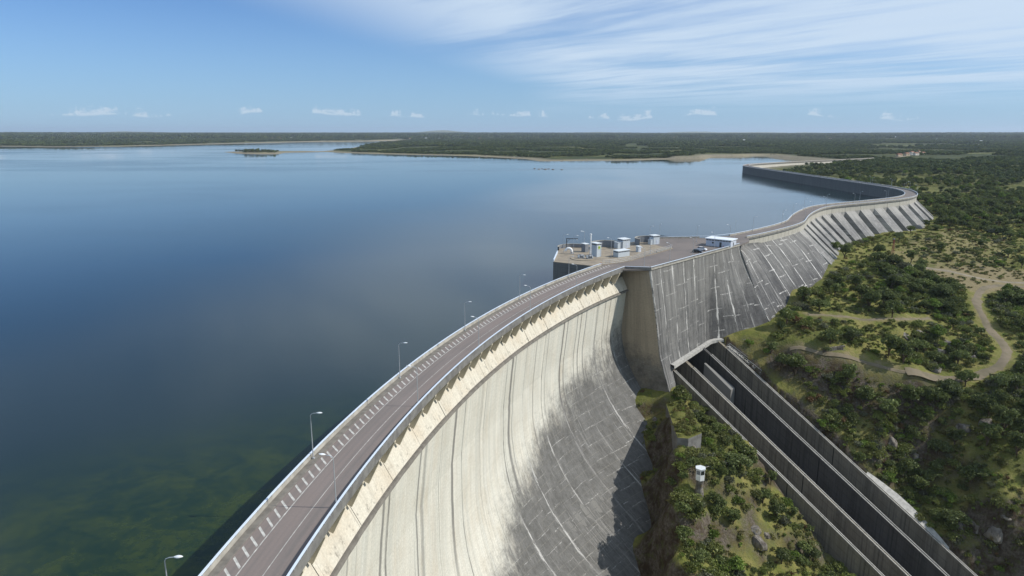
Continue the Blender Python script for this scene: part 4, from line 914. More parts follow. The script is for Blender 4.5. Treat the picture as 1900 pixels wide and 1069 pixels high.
# ------------------------------------------------------------------ tracks
def draped(name, mat, pts, w, lift=.14, kind='structure', z=None):
    P, s = catmull([p[:2] for p in pts], 2.0); N_ = normals2(P); rows = []
    offs = np.linspace(-w/2, w/2, 5); wob = (fbm(s/9, s*0+3.3)-.5)*w*.35
    XX = P[:, 0, None]+N_[:, 0, None]*(offs[None]+wob[:, None]*np.sign(offs)[None]); YY = P[:, 1, None]+N_[:, 1, None]*(offs[None]+wob[:, None]*np.sign(offs)[None])
    ZZ = terr(XX, YY); ZZ = np.maximum(ZZ, ZZ.mean(1, keepdims=True)-.3)+lift; ZZ[:, 0] -= lift+.25; ZZ[:, -1] -= lift+.25
    b = MB(); b.grid(np.stack([XX, YY, ZZ], -1)); b.smooth = True
    return tag(b.build(name, mat, recalc=True), kind=kind), P
TR = []
for px_list, w, m in (([(1908, 532), (1850, 530), (1820, 540), (1812, 562), (1830, 602), (1858, 636), (1868, 656), (1855, 679), (1825, 693), (1780, 701), (1720, 698), (1680, 690)], 5.4, 'dirt'), ([(1690, 692), (1650, 684), (1600, 672), (1540, 661), (1465, 650)], 1.9, 'dirt'), ([(1908, 526), (1830, 519), (1760, 504), (1690, 492)], 5.5, 'pale_dirt'), ([(1500, 584), (1570, 589), (1650, 592), (1725, 591)], 2.6, 'dirt')):
    o, P = draped('dirt_track', m, [hit(*p) for p in px_list], w); TR.append(P)
TRP = np.vstack(TR)
nv = np.where((GX > 60) & (GX < 420) & (GY > 150) & (GY < 480)); dtr = np.full(len(nv[0]), 99.)
for p in TRP[::2]: dtr = np.minimum(dtr, np.hypot(GX[nv]-p[0], GY[nv]-p[1]))
_dry = np.empty(GX.size, np.float32); gm.attributes['dry'].data.foreach_get('value', _dry); _dry = _dry.reshape(GX.shape); _dry[nv] = np.maximum(_dry[nv], .62*np.exp(-np.maximum(dtr-1.5, 0)/3.0)); gm.attributes['dry'].data.foreach_set('value', _dry.ravel())
o, P = draped('road', 'pale_dirt', [(770, 1462), (852, 1537), (948, 1653), (1040, 1790), (1180, 1960)], 9, .5)

# ------------------------------------------------------------------ things on the knoll and the slopes
ab = [at(x, y, -48.5)[:2] for x, y in ((1257, 812), (1277.4, 814), (1302, 804), (1288, 766), (1262, 742), (1236, 750))]
r = tag(empty('anchor_block', (*np.mean(ab, 0), -56)), 'angular concrete anchor block with a grassy top on the rocky knoll', 'block')
b = MB(); A = [b.vert((*p, -48.5)) for p in ab]; Bv = [b.vert((*p, -61)) for p in ab]
for i in range(6): b.face(A[i], Bv[i], Bv[(i+1) % 6], A[(i+1) % 6])
child(b, 'wall', 'fascia_concrete', r, recalc=True); b = MB(); cc = np.mean(ab, 0); P = [[(*(cc+(np.array(p)-cc)*f), -48.5+.35*(1-f)+.0) for f in (1.0, .75, .4, .05)] for p in ab]; b.grid(P, closed=True); child(b, 'turf_top', 'ground', r, recalc=True)
hb = at(1297, 914, -61.0); HZ = -56.2
r = tag(empty('monitoring_hut', tuple(hb)), 'small white six sided hut with dark window band perched on a rough stone pillar', 'hut')
b = MB(); b.smooth = True; pr = [(1.5, -64), (1.45, -61), (1.15, -59.5), (1.2, -57.5), (1.35, HZ-.15)]
P = [[(hb[0]+rr*(1+.25*(vnoise(np.array(a*2.+7), np.array(zz*.6))-.5))*math.cos(a), hb[1]+rr*math.sin(a)*(1+.25*(vnoise(np.array(a*3.+1), np.array(zz*.8))-.5)), zz) for a in np.linspace(0, 2*math.pi, 13)] for rr, zz in pr]
b.grid(P); child(b, 'pillar', 'rock', r)
hexp = lambda rr, z, off=.3: [(hb[0]+rr*math.cos(off+k*math.pi/3), hb[1]+rr*math.sin(off+k*math.pi/3), z) for k in range(6)]
b = MB(); b.prism([p[:2] for p in hexp(1.5, 0)], HZ-.15, HZ+3.6); child(b, 'wall', 'white_paint', r, recalc=True); b = MB(); b.prism([p[:2] for p in hexp(1.72, 0)], HZ+3.62, HZ+3.85); child(b, 'roof', 'cabin_roof', r, recalc=True)
for k in range(6):
    p, q_ = np.array(hexp(1.53, HZ+1.9)[k]), np.array(hexp(1.53, HZ+1.9)[(k+1) % 6]); b = MB(); bar(b, p+(q_-p)*.12, p+(q_-p)*.88, .05, 1.3); child(b, 'window', 'machine_grey' if k % 2 else 'glass_dark', r)
fp = [hit(*p) for p in ((1306, 873), (1322, 870), (1338, 866), (1357, 866.5), (1374, 854))]; fp[0][2] = max(fp[0][2], HZ-2.5)
r = tag(empty('footpath_railing', tuple(fp[0])), 'pale double handrail running from the white hut across the knoll grass', 'railing')
Pp, _ = catmull(fp, 1.6); n2 = normals2(Pp[:, :2]); zz = terr(Pp[:, 0], Pp[:, 1])
for sgn in (-.55, .55):
    ln = [(p[0]+n[0]*sgn, p[1]+n[1]*sgn, z+1.05) for p, n, z in zip(Pp, n2, zz)]; b = MB(); b.tube(ln, .08, 5); child(b, 'handrail', 'pale_concrete', r)
    for l in ln[::2]: b = MB(); b.box((l[0], l[1], l[2]-.55), (.07, .07, 1.1)); child(b, 'post', 'pale_concrete', r)
# drain kerbs at the wall foot
for pts, lab in (([(1304, 643), (1336, 640), (1383, 632)], 'white drain kerb at the foot of the grey wall right of the chute mouth'), ([(1404, 603), (1425, 594), (1437, 588)], 'short white drain kerb higher up along the foot of the grey wall')):
    hp = [hit(*p) for p in pts]; b = MB()
    for p, q_ in zip(hp[:-1], hp[1:]): bar(b, p+np.array([0, 0, -.3]), q_+np.array([0, 0, -.3]), .8, 1.0)
    tag(b.build('drain_kerb', 'pale_concrete'), lab, 'kerb', 'drain kerbs')
# stair with railing beside the chute mouth
r = tag(empty('access_stair', cpt(2, 1.03)), 'narrow access stair with thin railing beside the chute mouth', 'stair'); p0, p1 = np.array(cpt(1, 1.04, .8)), np.array(cpt(16, 1.10, 1.0))
for k in range(18): p = p0+(p1-p0)*k/17; b = MB(); b.box((p[0], p[1], p[2]-.4), (1.5, 1.5, .5), R(46)); child(b, 'step', 'pale_concrete', r)
for off in (-.8, .8):
    b = MB(); b.tube([p0+np.array([CV[0]*off, CV[1]*off, 1.1]), p1+np.array([CV[0]*off, CV[1]*off, 1.1])], .07, 5); child(b, 'handrail', 'galvanised', r)
    for k in range(7): p = p0+(p1-p0)*k/6+np.array([CV[0]*off, CV[1]*off, 0]); b = MB(); b.box((p[0], p[1], p[2]+.5), (.08, .08, 1.2)); child(b, 'post', 'galvanised', r)
# pale concrete apron lying against the lower right chute wall
b = MB(); P = []
for t in np.linspace(62, 92, 12):
    w_ = 3.2*math.sin(math.pi*min(1, (t-58)/36))+.6; p = np.array(cpt(t, 1.0, .1)); P.append([p+np.array([CV[0]*(.6+w_*f), CV[1]*(.6+w_*f), .2+.5*f*w_*.6+.25*(vnoise(np.array(t*.7), np.array(f*5.))-.5)]) for f in (0, .33, .66, 1)])
b.grid(P); tag(b.build('concrete_apron', 'pale_concrete', recalc=True), 'pale concrete apron against the right wall of the lower chute', 'apron')
# dry stone retaining wall below the terrace
p0, p1 = hit(1527, 657), hit(1565, 651); r = tag(empty('retaining_wall', tuple(p0)), 'short grey stone retaining wall under the bushes left of the knoll trees', 'wall')
L = np.linalg.norm(p1[:2]-p0[:2]); n = int(L/1.1)
for row in range(4):
    for k in range(n):
        f = (k+.5*(row % 2)+.25)/n; p = p0+(p1-p0)*f; b = MB(); b.box((p[0]+random.uniform(-.05, .05), p[1], p[2]-.5+row*.85), (1.02, .8, .8), math.atan2(p1[1]-p0[1], p1[0]-p0[0])); child(b, 'stone', 'rock', r)
# lattice mast
mb = hit(1655, 478); r = tag(empty('lattice_mast', tuple(mb)), 'slender reddish lattice mast on the grass below the buttress ribs', 'mast')
for sx_, sy_ in ((-1, -1), (1, -1), (1, 1), (-1, 1)): b = MB(); b.tube([(sx_*.75, sy_*.75, -.5), (sx_*.18, sy_*.18, 11.5)], .10, 5); b.build('leg', 'mast_red', r)
for k in range(7):
    z0, z1 = k*1.6, (k+1)*1.6; w0, w1 = .75-.57*z0/11.5, .75-.57*z1/11.5; b = MB()
    for (a, c_), (d, e_) in (((-1, -1), (1, -1)), ((1, -1), (1, 1)), ((1, 1), (-1, 1)), ((-1, 1), (-1, -1))): b.tube([(a*w0, c_*w0, z0), (d*w1, e_*w1, z1)], .06, 4)
    b.build('brace', 'mast_red', r)
b = MB(); b.box((0, 0, 11.7), (.8, .8, .3)); b.build('head', 'galvanised', r)

# ------------------------------------------------------------------ rocks
def rock_mesh(name, seed, n=3):
    bm = bmesh.new(); bmesh.ops.create_icosphere(bm, subdivisions=n, radius=1); rr = random.Random(seed); o = (rr.uniform(0, 99), rr.uniform(0, 99)); pl = [(Vector((rr.gauss(0, 1), rr.gauss(0, 1), rr.gauss(0, 1))).normalized(), rr.uniform(.55, .85)) for _ in range(9)]
    for v in bm.verts:
        p = v.co.copy(); k = 1.0
        for d, lim in pl:
            h = p.dot(d)
            if h > lim: k = min(k, lim/h)
        k *= .9+.28*(float(vnoise(np.array(p.x*2.3+o[0]), np.array(p.y*2.3+p.z*1.7+o[1])))-.5); v.co = p*k
    m = bpy.data.meshes.new(name); bm.to_mesh(m); bm.free(); m.materials.append(MAT['rock']); return m
RM = [rock_mesh('boulder', 11+i) for i in range(5)]
RB = [(1408, 1020, 3.4, 6.0, 'tall split boulder at the bottom of the knoll'), (1398, 990, 3.0, 3.4, 'rounded boulder leaning behind the tall split boulder'), (1421, 998, 2.4, 3.0, 'narrow slab of rock beside the tall split boulder'), (1655, 830, 3.2, 4.6, 'grey crag above the lower chute wall'), (1672, 850, 2.8, 4.0, 'second grey crag above the lower chute wall'), (1640, 845, 2.6, 3.2, 'low brown crag next to the chute wall'), (1668, 812, 2.4, 2.6, 'small crag at the top of the grey outcrop'), (1700, 850, 2.6, 3.4, 'right hand crag of the grey outcrop'),
      (1780, 990, 4.5, 5.5, 'big dark cliff rock under the grassy shelf'), (1815, 985, 4.0, 5.0, 'middle cliff rock under the grassy shelf'), (1850, 995, 4.2, 5.0, 'right cliff rock under the grassy shelf'), (1868, 962, 2.2, 1.2, 'pale flat rock on the edge of the grassy shelf'), (1680, 628, 3.4, 3.0, 'rounded brown rock dome on top of the wooded knoll'), (1705, 622, 3.0, 2.6, 'reddish rock dome right of the brown dome'), (1760, 640, 4.2, 3.0, 'long sloping grey rock on the right flank of the knoll'), (1745, 655, 3.4, 2.6, 'ribbed rock slab on the knoll flank'), (1740, 690, 3.4, 3.8, 'steep brown rock face above the track bend'), (1805, 668, 2.4, 3.0, 'pale rock at the track bend'), (1575, 520, 2.6, 2.2, 'dark boulder among bushes below the gravity wall'), (1592, 515, 2.0, 1.8, 'pale boulder beside the dark boulder below the gravity wall'),
      (1288, 838, 2.0, 2.6, 'jagged pale rock directly under the anchor block'), (1790, 800, 3.2, 4.6, 'dark rock wall among the trees right of the chute'), (1830, 790, 3.0, 4.4, 'brown rock tower among the trees right of the chute'), (1215, 780, 1.5, 1.4, 'pale boulder in the gully at the arch foot'), (1198, 800, 1.3, 1.1, 'small boulder in the gully at the arch foot'), (1190, 830, 1.5, 1.2, 'lowest boulder in the gully at the arch foot'), (1335, 792, 1.2, 1.2, 'pale stone on the grass near the chute wall'), (1350, 852, 1.0, .8, 'small white stone on the knoll grass')]
for i, (x, y, rr, h, lab) in enumerate(RB):
    p = hit(x, y); tag(link('boulder', RM[i % 5], None, (p[0], p[1]+rr*.3, p[2]+h*.12), (random.uniform(-.2, .2), random.uniform(-.2, .2), random.uniform(0, 6)), (rr, rr*random.uniform(.7, 1), h*.75)), lab, 'boulder', 'rocks')
for i, (x, y, w_) in enumerate([(992, 313.2, 5), (1000, 314, 7), (1006, 313.4, 5), (1012, 314.2, 8), (1018, 313.6, 6), (1026, 314.6, 9), (1042, 315, 6)]):
    p = at(x, y, ZW); tag(link('boulder', RM[i % 5], None, tuple(p), (0, 0, i), (w_*.5, w_*.4, 1.3)), 'small pale rock breaking the water off the wooded shore', 'rock', 'rocks in the water')
for i in range(26):
    x = random.uniform(640, 1440); y = np.interp(x, [640, 860, 975, 1000, 1100, 1240, 1310, 1330, 1440], [283.2, 288.6, 294, 298.3, 297.4, 295, 294.6, 290.5, 291])-random.uniform(0, 1.2); p = at(x, y, ZW+.5); w_ = random.uniform(4, 9)
    tag(link('boulder', RM[i % 5], None, (p[0], p[1], float(terr(p[0], p[1]))+.3), (0, 0, i), (w_*.6, w_*.4, random.uniform(.8, 1.8))), 'pale rock on the bare shore of the wooded peninsula', 'rock', 'rocks on the far shore')

# ------------------------------------------------------------------ vegetation
def crown_geo(seed, n, rx, rz, zc, q, flat=.75, lumps=11):
    rg = np.random.default_rng(seed); L = []
    for _ in range(lumps):
        a = rg.uniform(0, 2*math.pi); u = rg.uniform(0, 1)**.5*.62; h = rg.uniform(-.45, .62); L.append((u*rx*math.cos(a), u*rx*math.sin(a), zc+h*rz*(1-u*.5), rx*rg.uniform(.34, .52)))
    L = np.array(L); k = rg.integers(0, lumps, n); d = rg.normal(size=(n, 3)); d[:, 2] = np.abs(d[:, 2])*.9+d[:, 2]*.35; d /= np.linalg.norm(d, axis=1)[:, None]
    rad = L[k, 3]*rg.uniform(.72, 1.08, n); c = L[k, :3]+d*rad[:, None]*np.array([1, 1, flat]); c += rg.normal(size=(n, 3))*q*.25
    nr = d+rg.normal(size=(n, 3))*.55; nr /= np.linalg.norm(nr, axis=1)[:, None]
    t = np.cross(nr, rg.normal(size=(n, 3))); t /= np.linalg.norm(t, axis=1)[:, None]; w = np.cross(nr, t); s = q*rg.uniform(.5, 1.15, n)[:, None]
    bend = nr*s*.25
    V = np.stack([c-t*s*.6-bend, c+w*s*.42, c+t*s*.6-bend, c-w*s*.42], 1).reshape(-1, 3); F = [tuple(range(4*i, 4*i+4)) for i in range(n)]
    return V, F
def leaf_mesh(name, mat, *a, trunk=None, **k):
    V, F = crown_geo(*a, **k); V = V.tolist(); nm = [MAT[mat]]; m = bpy.data.meshes.new(name)
    if trunk: b = MB(); b.tube([(0, 0, -1), (.05, .02, trunk*.5), (.1, .08, trunk)], [.16*trunk**.5*.6, .12, .07], 5); o = len(V); V += b.v; F = F+[tuple(i+o for i in f) for f in b.f]
    m.from_pydata(V, [], F); m.materials.append(nm[0])
    if trunk: m.materials.append(MAT['bark']); mi = np.zeros(len(F), np.int32); mi[-len(b.f):] = 1; m.polygons.foreach_set('material_index', mi)
    m.update(); return m
def trunk_mesh(seed, h, r):
    rr = random.Random(seed); b = MB(); b.tube([(0, 0, -.8), (rr.uniform(-.1, .1), 0, h*.35), (rr.uniform(-.25, .25), rr.uniform(-.2, .2), h*.8)], [r, r*.8, r*.55], 7)
    for k in range(4):
        a = rr.uniform(0, 6.3); b.tube([(0, 0, h*rr.uniform(.4, .6)), (math.cos(a)*h*.22, math.sin(a)*h*.22, h*.85), (math.cos(a)*h*.42, math.sin(a)*h*.42, h*1.15)], [r*.5, r*.35, r*.15], 5)
    return b.mesh('trunk', 'bark')
# unit trees are about 6 m tall, unit shrubs about 2 m
TK = [('oak_leaves', 1150, 2.9, 2.3, 3.9), ('oak_leaves', 1150, 3.3, 2.0, 3.5), ('oak_leaves', 1000, 2.5, 2.6, 4.2), ('bright_leaves', 950, 2.6, 2.2, 3.8), ('grey_leaves', 850, 2.7, 2.0, 3.4)]
TCM = [leaf_mesh('crown', m, 100+i, n, rx, rz, zc, .62) for i, (m, n, rx, rz, zc) in enumerate(TK)]; TTM = [trunk_mesh(40+i, 3.4, .26) for i in range(len(TK))]
SK = [('shrub_leaves', 420, 1.5, .8, .75), ('shrub_leaves', 420, 1.9, .7, .65), ('oak_leaves', 460, 1.5, 1.0, .95), ('bright_leaves', 400, 1.4, .8, .75), ('grey_leaves', 380, 1.5, .75, .7), ('dry_leaves', 340, 1.3, .75, .65)]
SCM = [leaf_mesh('foliage', m, 200+i, n, rx, rz, zc, .36) for i, (m, n, rx, rz, zc) in enumerate(SK)]
STM = []
for i in range(2): b = MB(); [b.tube([(0, 0, -.4), (math.cos(k*1.6+i)*.35, math.sin(k*1.6+i)*.35, .8)], [.07, .03], 4) for k in range(4)]; STM.append(b.mesh('stem', 'bark'))
def protos(specs, tr, q, base, red=1.0): return [bpy.data.objects.new(f'proto_{base}_{i}', leaf_mesh('proto', m, base+i, int(n*red), rx, rz, zc, q, trunk=tr)) for i, (m, n, rx, rz, zc) in enumerate(specs)]
PT = protos(TK, 3.0, .80, 300, .55); PS = protos(SK, None, .46, 330, .5)
PF = protos([('far_leaves', 130, 3.2, 2.2, 3.0), ('far_leaves', 130, 3.6, 1.9, 2.7), ('oak_leaves', 130, 3.0, 2.2, 3.0)], None, 2.0, 360)
PU = protos([('tuft_leaves', 70, 1.0, .35, .22), ('tuft_leaves', 60, 1.2, .3, .18), ('shrub_leaves', 80, .9, .45, .3), ('dry_leaves', 55, 1.0, .35, .2), ('bright_leaves', 60, .9, .4, .25)], None, .42, 390)
def scatter(name, pts, scl, idx, PR, label):
    m = bpy.data.meshes.new(name); m.vertices.add(len(pts)); m.vertices.foreach_set('co', np.asarray(pts, np.float32).ravel())
    for n, a in (('scl', scl), ('rz', RNG.uniform(0, 6.283, len(pts)))): t = m.attributes.new(n, 'FLOAT', 'POINT'); t.data.foreach_set('value', np.asarray(a, np.float32))
    t = m.attributes.new('idx', 'INT', 'POINT'); t.data.foreach_set('value', np.asarray(idx, np.int32)); m.update()
    ng = bpy.data.node_groups.new(name+'_nodes', 'GeometryNodeTree'); ng.interface.new_socket('Geometry', in_out='INPUT', socket_type='NodeSocketGeometry'); ng.interface.new_socket('Geometry', in_out='OUTPUT', socket_type='NodeSocketGeometry')
    N_, L_ = ng.nodes, ng.links; gi, go = N_.new('NodeGroupInput'), N_.new('NodeGroupOutput'); ip = N_.new('GeometryNodeInstanceOnPoints'); jn = N_.new('GeometryNodeJoinGeometry')
    for o in PR[::-1]:
        oi = N_.new('GeometryNodeObjectInfo'); oi.inputs['Object'].default_value = o; oi.inputs['As Instance'].default_value = True; L_.new(oi.outputs['Geometry'], jn.inputs[0])
    def na(n, ty):
        a = N_.new('GeometryNodeInputNamedAttribute'); a.data_type = ty; a.inputs['Name'].default_value = n; return a.outputs['Attribute']
    cx = N_.new('ShaderNodeCombineXYZ'); L_.new(na('rz', 'FLOAT'), cx.inputs[2])
    L_.new(gi.outputs[0], ip.inputs['Points']); L_.new(jn.outputs[0], ip.inputs['Instance']); ip.inputs['Pick Instance'].default_value = True
    L_.new(na('idx', 'INT'), ip.inputs['Instance Index']); L_.new(cx.outputs[0], ip.inputs['Rotation']); L_.new(na('scl', 'FLOAT'), ip.inputs['Scale']); L_.new(ip.outputs[0], go.inputs[0])
    o = link(name, m); md = o.modifiers.new('scatter', 'NODES'); md.node_group = ng; tag(o, label, None, None, 'stuff'); return o

def field(n, x0, x1, y0, y1, seed):
    rg = np.random.default_rng(seed); X = rg.uniform(x0, x1, n); Y = rg.uniform(y0, y1, n); Z, d = terr(X, Y, True); u, v, f = proj(np.stack([X, Y, Z], 1))
    ok = (d > 3) & (u > -120) & (u < 2020) & (v < 1260) & (v > 200)
    ok &= ~((v > 640) & (u < 1150))
    # keep clear of the dams
    dc = np.full(n, 1e9); sC = np.zeros(n)
    for i in range(0, len(C2), 2): q2 = np.hypot(X-C2[i, 0], Y-C2[i, 1]); m = q2 < dc; dc[m] = q2[m]; sC[m] = C2s[i]
    off = np.where(sC < S_BUT1, 5+np.maximum(-Z-4, 0)*1.1+2, 11); off = np.where(sC < GS1, 5+np.maximum(-Z-3, 0)*.95+2, off); ok &= dc > off
    t = np.clip(((X-spill0[0])*sdirv[0]+(Y-spill0[1])*sdirv[1]), 0, L0); dsp = np.hypot(X-spill0[0]-sdirv[0]*t, Y-spill0[1]-sdirv[1]*t)
    ok &= dsp > np.where(t > 55, 22, 12)
    ct = (X-CO[0])*CU[0]+(Y-CO[1])*CU[1]; cv_ = ((X-CO[0])*CV[0]+(Y-CO[1])*CV[1])/CW; ok &= ~((cv_ > -.10) & (cv_ < 1.08) & (ct > -12) & (ct < 150))
    near = (np.hypot(X-230, Y-380) < 420); dt = np.full(n, 99.); 
    idx = np.where(near)[0]
    if len(idx):
        for p in TRP[::2]: dt[idx] = np.minimum(dt[idx], np.hypot(X[idx]-p[0], Y[idx]-p[1]))
    ok &= dt > 4.6
    ok &= np.hypot(X-hb[0], Y-hb[1]) > 5; ok &= sdist(np.array(ab), X, Y) < -1.0
    h = 1.5; sl = np.hypot(terr(X+h, Y)-Z, terr(X, Y+h)-Z)/h
    X, Y, Z, d, u, v, f, sl, cv_, dt = (a[ok] for a in (X, Y, Z, d, u, v, f, sl, cv_, dt))
    return dict(X=X, Y=Y, Z=Z, d=d, u=u, v=v, f=f, sl=sl, cv=cv_, op=np.maximum(sdist(OPEN, X, Y), 3*sdist(BARE, X, Y)), ba=sdist(BARE, X, Y), n=fbm(X/38+7, Y/38, 3), r=np.random.default_rng(seed+1).random(len(X)), dt=dt)
def zone(F):
    knoll = (F['cv'] < -.05) & (F['Y'] < 262); far = (np.hypot(F['X'], F['Y']) > 620) | (F['X'] > 345); return knoll, far
F = field(24000, 55, 640, 70, 1000, 21); kn, fa = zone(F)
dT = np.where(fa, .55*(F['n'] < .50)+.05, np.where(F['op'] > -4, .022, np.where(kn, .09, .55*(F['n'] < .50)+.05))); dT = np.where(F['sl'] > 1.8, dT*.4, dT)
dT = np.where(F['dt'] < 8.5, 0, dT); keep = F['r'] < dT*np.where(F['Y'] > 560, .62, .62); T = {k: a[keep] for k, a in F.items()}
F2 = field(120000, 50, 560, 70, 760, 33); kn, fa = zone(F2)
dS = np.where(fa, .14, np.where(F2['op'] > -4, .10*(F2['n'] < .50)+.015, np.where(kn, .50*(F2['n'] < .56)+.14, np.where(F2['v'] > 700, .92, .7)*np.where(F2['n'] < .55, 1, .22)))); dS = np.where(F2['sl'] > 2.0, dS*.55, dS)
dS = np.where((F2['dt'] < 5.5) | (F2['ba'] > 0), dS*.08, dS); dS = np.where(kn & (F2['sl'] > 1.25), .07, dS); keep = F2['r'] < dS*.66; Sh = {k: a[keep] for k, a in F2.items()}
EXT = [(1640, 575, 1.45), (1612, 578, 1.3), (1655, 590, 1.1), (1598, 560, 1.1), (1690, 520, 1.2), (1712, 545, 1.15), (1745, 560, 1.3), (1768, 580, 1.1), (1648, 665, 1.4), (1675, 678, 1.45), (1700, 660, 1.2), (1628, 480, 1.1), (1566, 482, 1.25), (1548, 470, .9), (1690, 490, 1.0), (1520, 580, 1.0), (1490, 560, 1.1), (1540, 640, 1.1), (1580, 640, 1.0), (1450, 690, 1.2), (1475, 700, 1.25), (1430, 660, .8), (1640, 780, 1.35), (1600, 760, 1.3), (1570, 720, 1.2), (1690, 760, 1.3), (1735, 760, 1.3), (1760, 740, 1.2), (1790, 720, 1.0), (1830, 830, 1.3), (1770, 830, 1.1), (1860, 810, 1.4), (1885, 850, 1.3), (1740, 850, 1.0), (1725, 900, .9), (1800, 900, 1.2), (1395, 868, .8), (1430, 900, .95), (1415, 935, 1.0), (1440, 965, 1.1), (1360, 975, 1.15), (1290, 960, 1.0), (1270, 1010, 1.05), (1325, 940, .9), (1330, 800, .75), (1310, 770, .6), (1470, 960, .8), (1490, 1030, .9), (1300, 1050, .9), (1450, 1050, 1.0), (1360, 1060, .9), (1265, 895, .65), (1745, 470, 1.0), (1820, 465, 1.0), (1870, 480, 1.1), (1895, 500, 1.0), (1720, 425, .9), (1850, 440, 1.1)]
EP = np.array([hit(x, y) for x, y, _ in EXT]); esc = np.array([s*(.72 if (x < 1500 and y > 760) else 1) for x, y, s in EXT])
tp = np.concatenate([EP, np.stack([T['X'], T['Y'], T['Z']], 1)]); rg = np.random.default_rng(5); tsc = np.concatenate([esc*1.3, rg.uniform(.8, 1.5, len(T['X']))*np.where(T['f'] > 480, 1.05, 1.0)])
ti = rg.choice(5, len(tp), p=[.34, .28, .22, .10, .06]); ti[:len(EP)] = rg.choice(3, len(EP))
u_, v_, f_ = proj(tp); app = tsc/f_; vis = (u_ > -20) & (u_ < 1920) & (v_ < 1100); order = np.argsort(-(app*vis))
def region(p, u, v):
    if u < 1560 and p[1] < 250 and p[0] < 150 and ((p[0]-CO[0])*CV[0]+(p[1]-CO[1])*CV[1]) < 0: return 'on the rocky knoll left of the chute'
    if v > 705: return 'on the steep slope right of the chute'
    if v > 590: return 'on the wooded rise above the track bend'
    if v > 480: return 'on the hillside below the grey wall'
    if v > 400: return 'on the grassy flat beyond the buttress ribs'
    return 'in the woodland behind the buttress ribs'
ONES = ['', 'first', 'second', 'third', 'fourth', 'fifth', 'sixth', 'seventh', 'eighth', 'ninth', 'tenth', 'eleventh', 'twelfth', 'thirteenth', 'fourteenth', 'fifteenth', 'sixteenth', 'seventeenth', 'eighteenth', 'nineteenth']
TENS = {2: ('twenty', 'twentieth'), 3: ('thirty', 'thirtieth'), 4: ('forty', 'fortieth'), 5: ('fifty', 'fiftieth'), 6: ('sixty', 'sixtieth'), 7: ('seventy', 'seventieth'), 8: ('eighty', 'eightieth'), 9: ('ninety', 'ninetieth')}
def nth(n): return ONES[n] if n < 20 else (TENS[n//10][1] if n % 10 == 0 else TENS[n//10][0]+'-'+ONES[n % 10])
def number_labels(objs):                                   # tell look-alikes apart by their place, left to right in the view
    d = {}
    for o in objs: d.setdefault(o['label'], []).append(o)
    for lab, l in d.items():
        if len(l) < 2: continue
        l.sort(key=lambda o: float(proj(np.array(o.location))[0]))
        for k, o in enumerate(l): o['label'] = lab+', '+('leftmost one' if k == 0 else 'rightmost one' if k == len(l)-1 else nth(k+1)+' from the left')
VEG = []
KT = ['rounded dark green oak', 'broad dark green oak', 'tall dark green oak', 'bright green leafy tree', 'grey green tree']
for j in order[:300]:
    k = int(ti[j]); p = tp[j]; r = empty('oak_tree' if k < 3 else 'leafy_tree', (p[0], p[1], p[2]-.25), float(rg.uniform(0, 6.28))); s = float(tsc[j]); r.scale = (s*rg.uniform(.92, 1.1), s*rg.uniform(.92, 1.1), s*rg.uniform(.85, 1.12))
    link('crown', TCM[k], r); link('trunk', TTM[k], r); VEG.append(tag(r, KT[k]+' '+region(p, u_[j], v_[j]), 'tree', 'trees around the dam'))
rest = order[300:]; scatter('woodland', tp[rest]-np.array([0, 0, .3]), tsc[rest], ti[rest], PT, 'mixed oak woodland covering the plateau behind the dam')
EXS = [(1475, 600, 2.0, 5), (1492, 612, 1.6, 5), (1390, 640, 1.5, 3), (1420, 655, 1.5, 3), (1290, 742, 1.3, 5), (1300, 748, 1.0, 0), (1258, 742, .9, 3), (1284, 828, 1.0, 0), (1262, 850, 1.2, 3), (1270, 880, 1.2, 0), (1343, 880, 1.0, 2), (1372, 865, .9, 2), (1535, 655, 1.5, 2), (1500, 690, 1.8, 3), (1525, 790, 2.0, 3), (1545, 800, 1.8, 3), (1720, 425, 1.6, 1), (1700, 445, 1.5, 2), (1740, 410, 1.4, 4), (1200, 712, .8, 5), (1192, 728, .8, 5), (1205, 735, .7, 0), (1188, 752, .7, 0), (1180, 800, .7, 3), (1178, 845, .7, 0)]
XP = np.array([hit(a, b_) for a, b_, *_ in EXS]); sp = np.concatenate([XP, np.stack([Sh['X'], Sh['Y'], Sh['Z']], 1)]); ssc = np.concatenate([[e_[2] for e_ in EXS], rg.uniform(.7, 1.9, len(Sh['X']))])
si = np.concatenate([[e_[3] for e_ in EXS], rg.choice(6, len(Sh['X']), p=[.31, .25, .19, .12, .11, .02])]).astype(int)
u_, v_, f_ = proj(sp); vis = (u_ > -20) & (u_ < 1920) & (v_ < 1100); order = np.argsort(-(ssc/f_*vis))
KS = ['olive green shrub', 'spreading olive green shrub', 'dark green rounded shrub', 'bright green shrub', 'grey green shrub', 'rusty brown dry shrub']
for j in order[:300]:
    k = int(si[j]); p = sp[j]; r = empty('shrub', (p[0], p[1], p[2]-.12), float(rg.uniform(0, 6.28))); s = float(ssc[j]); r.scale = (s*rg.uniform(.85, 1.2), s*rg.uniform(.85, 1.2), s*rg.uniform(.8, 1.2))
    link('foliage', SCM[k], r); link('stem', STM[j % 2], r); VEG.append(tag(r, KS[k]+' '+region(p, u_[j], v_[j]), 'shrub', 'shrubs around the dam'))
rest = order[300:]; scatter('scrub', sp[rest]-np.array([0, 0, .15]), ssc[rest], si[rest], PS, 'low scrub scattered over the slopes below the dam')
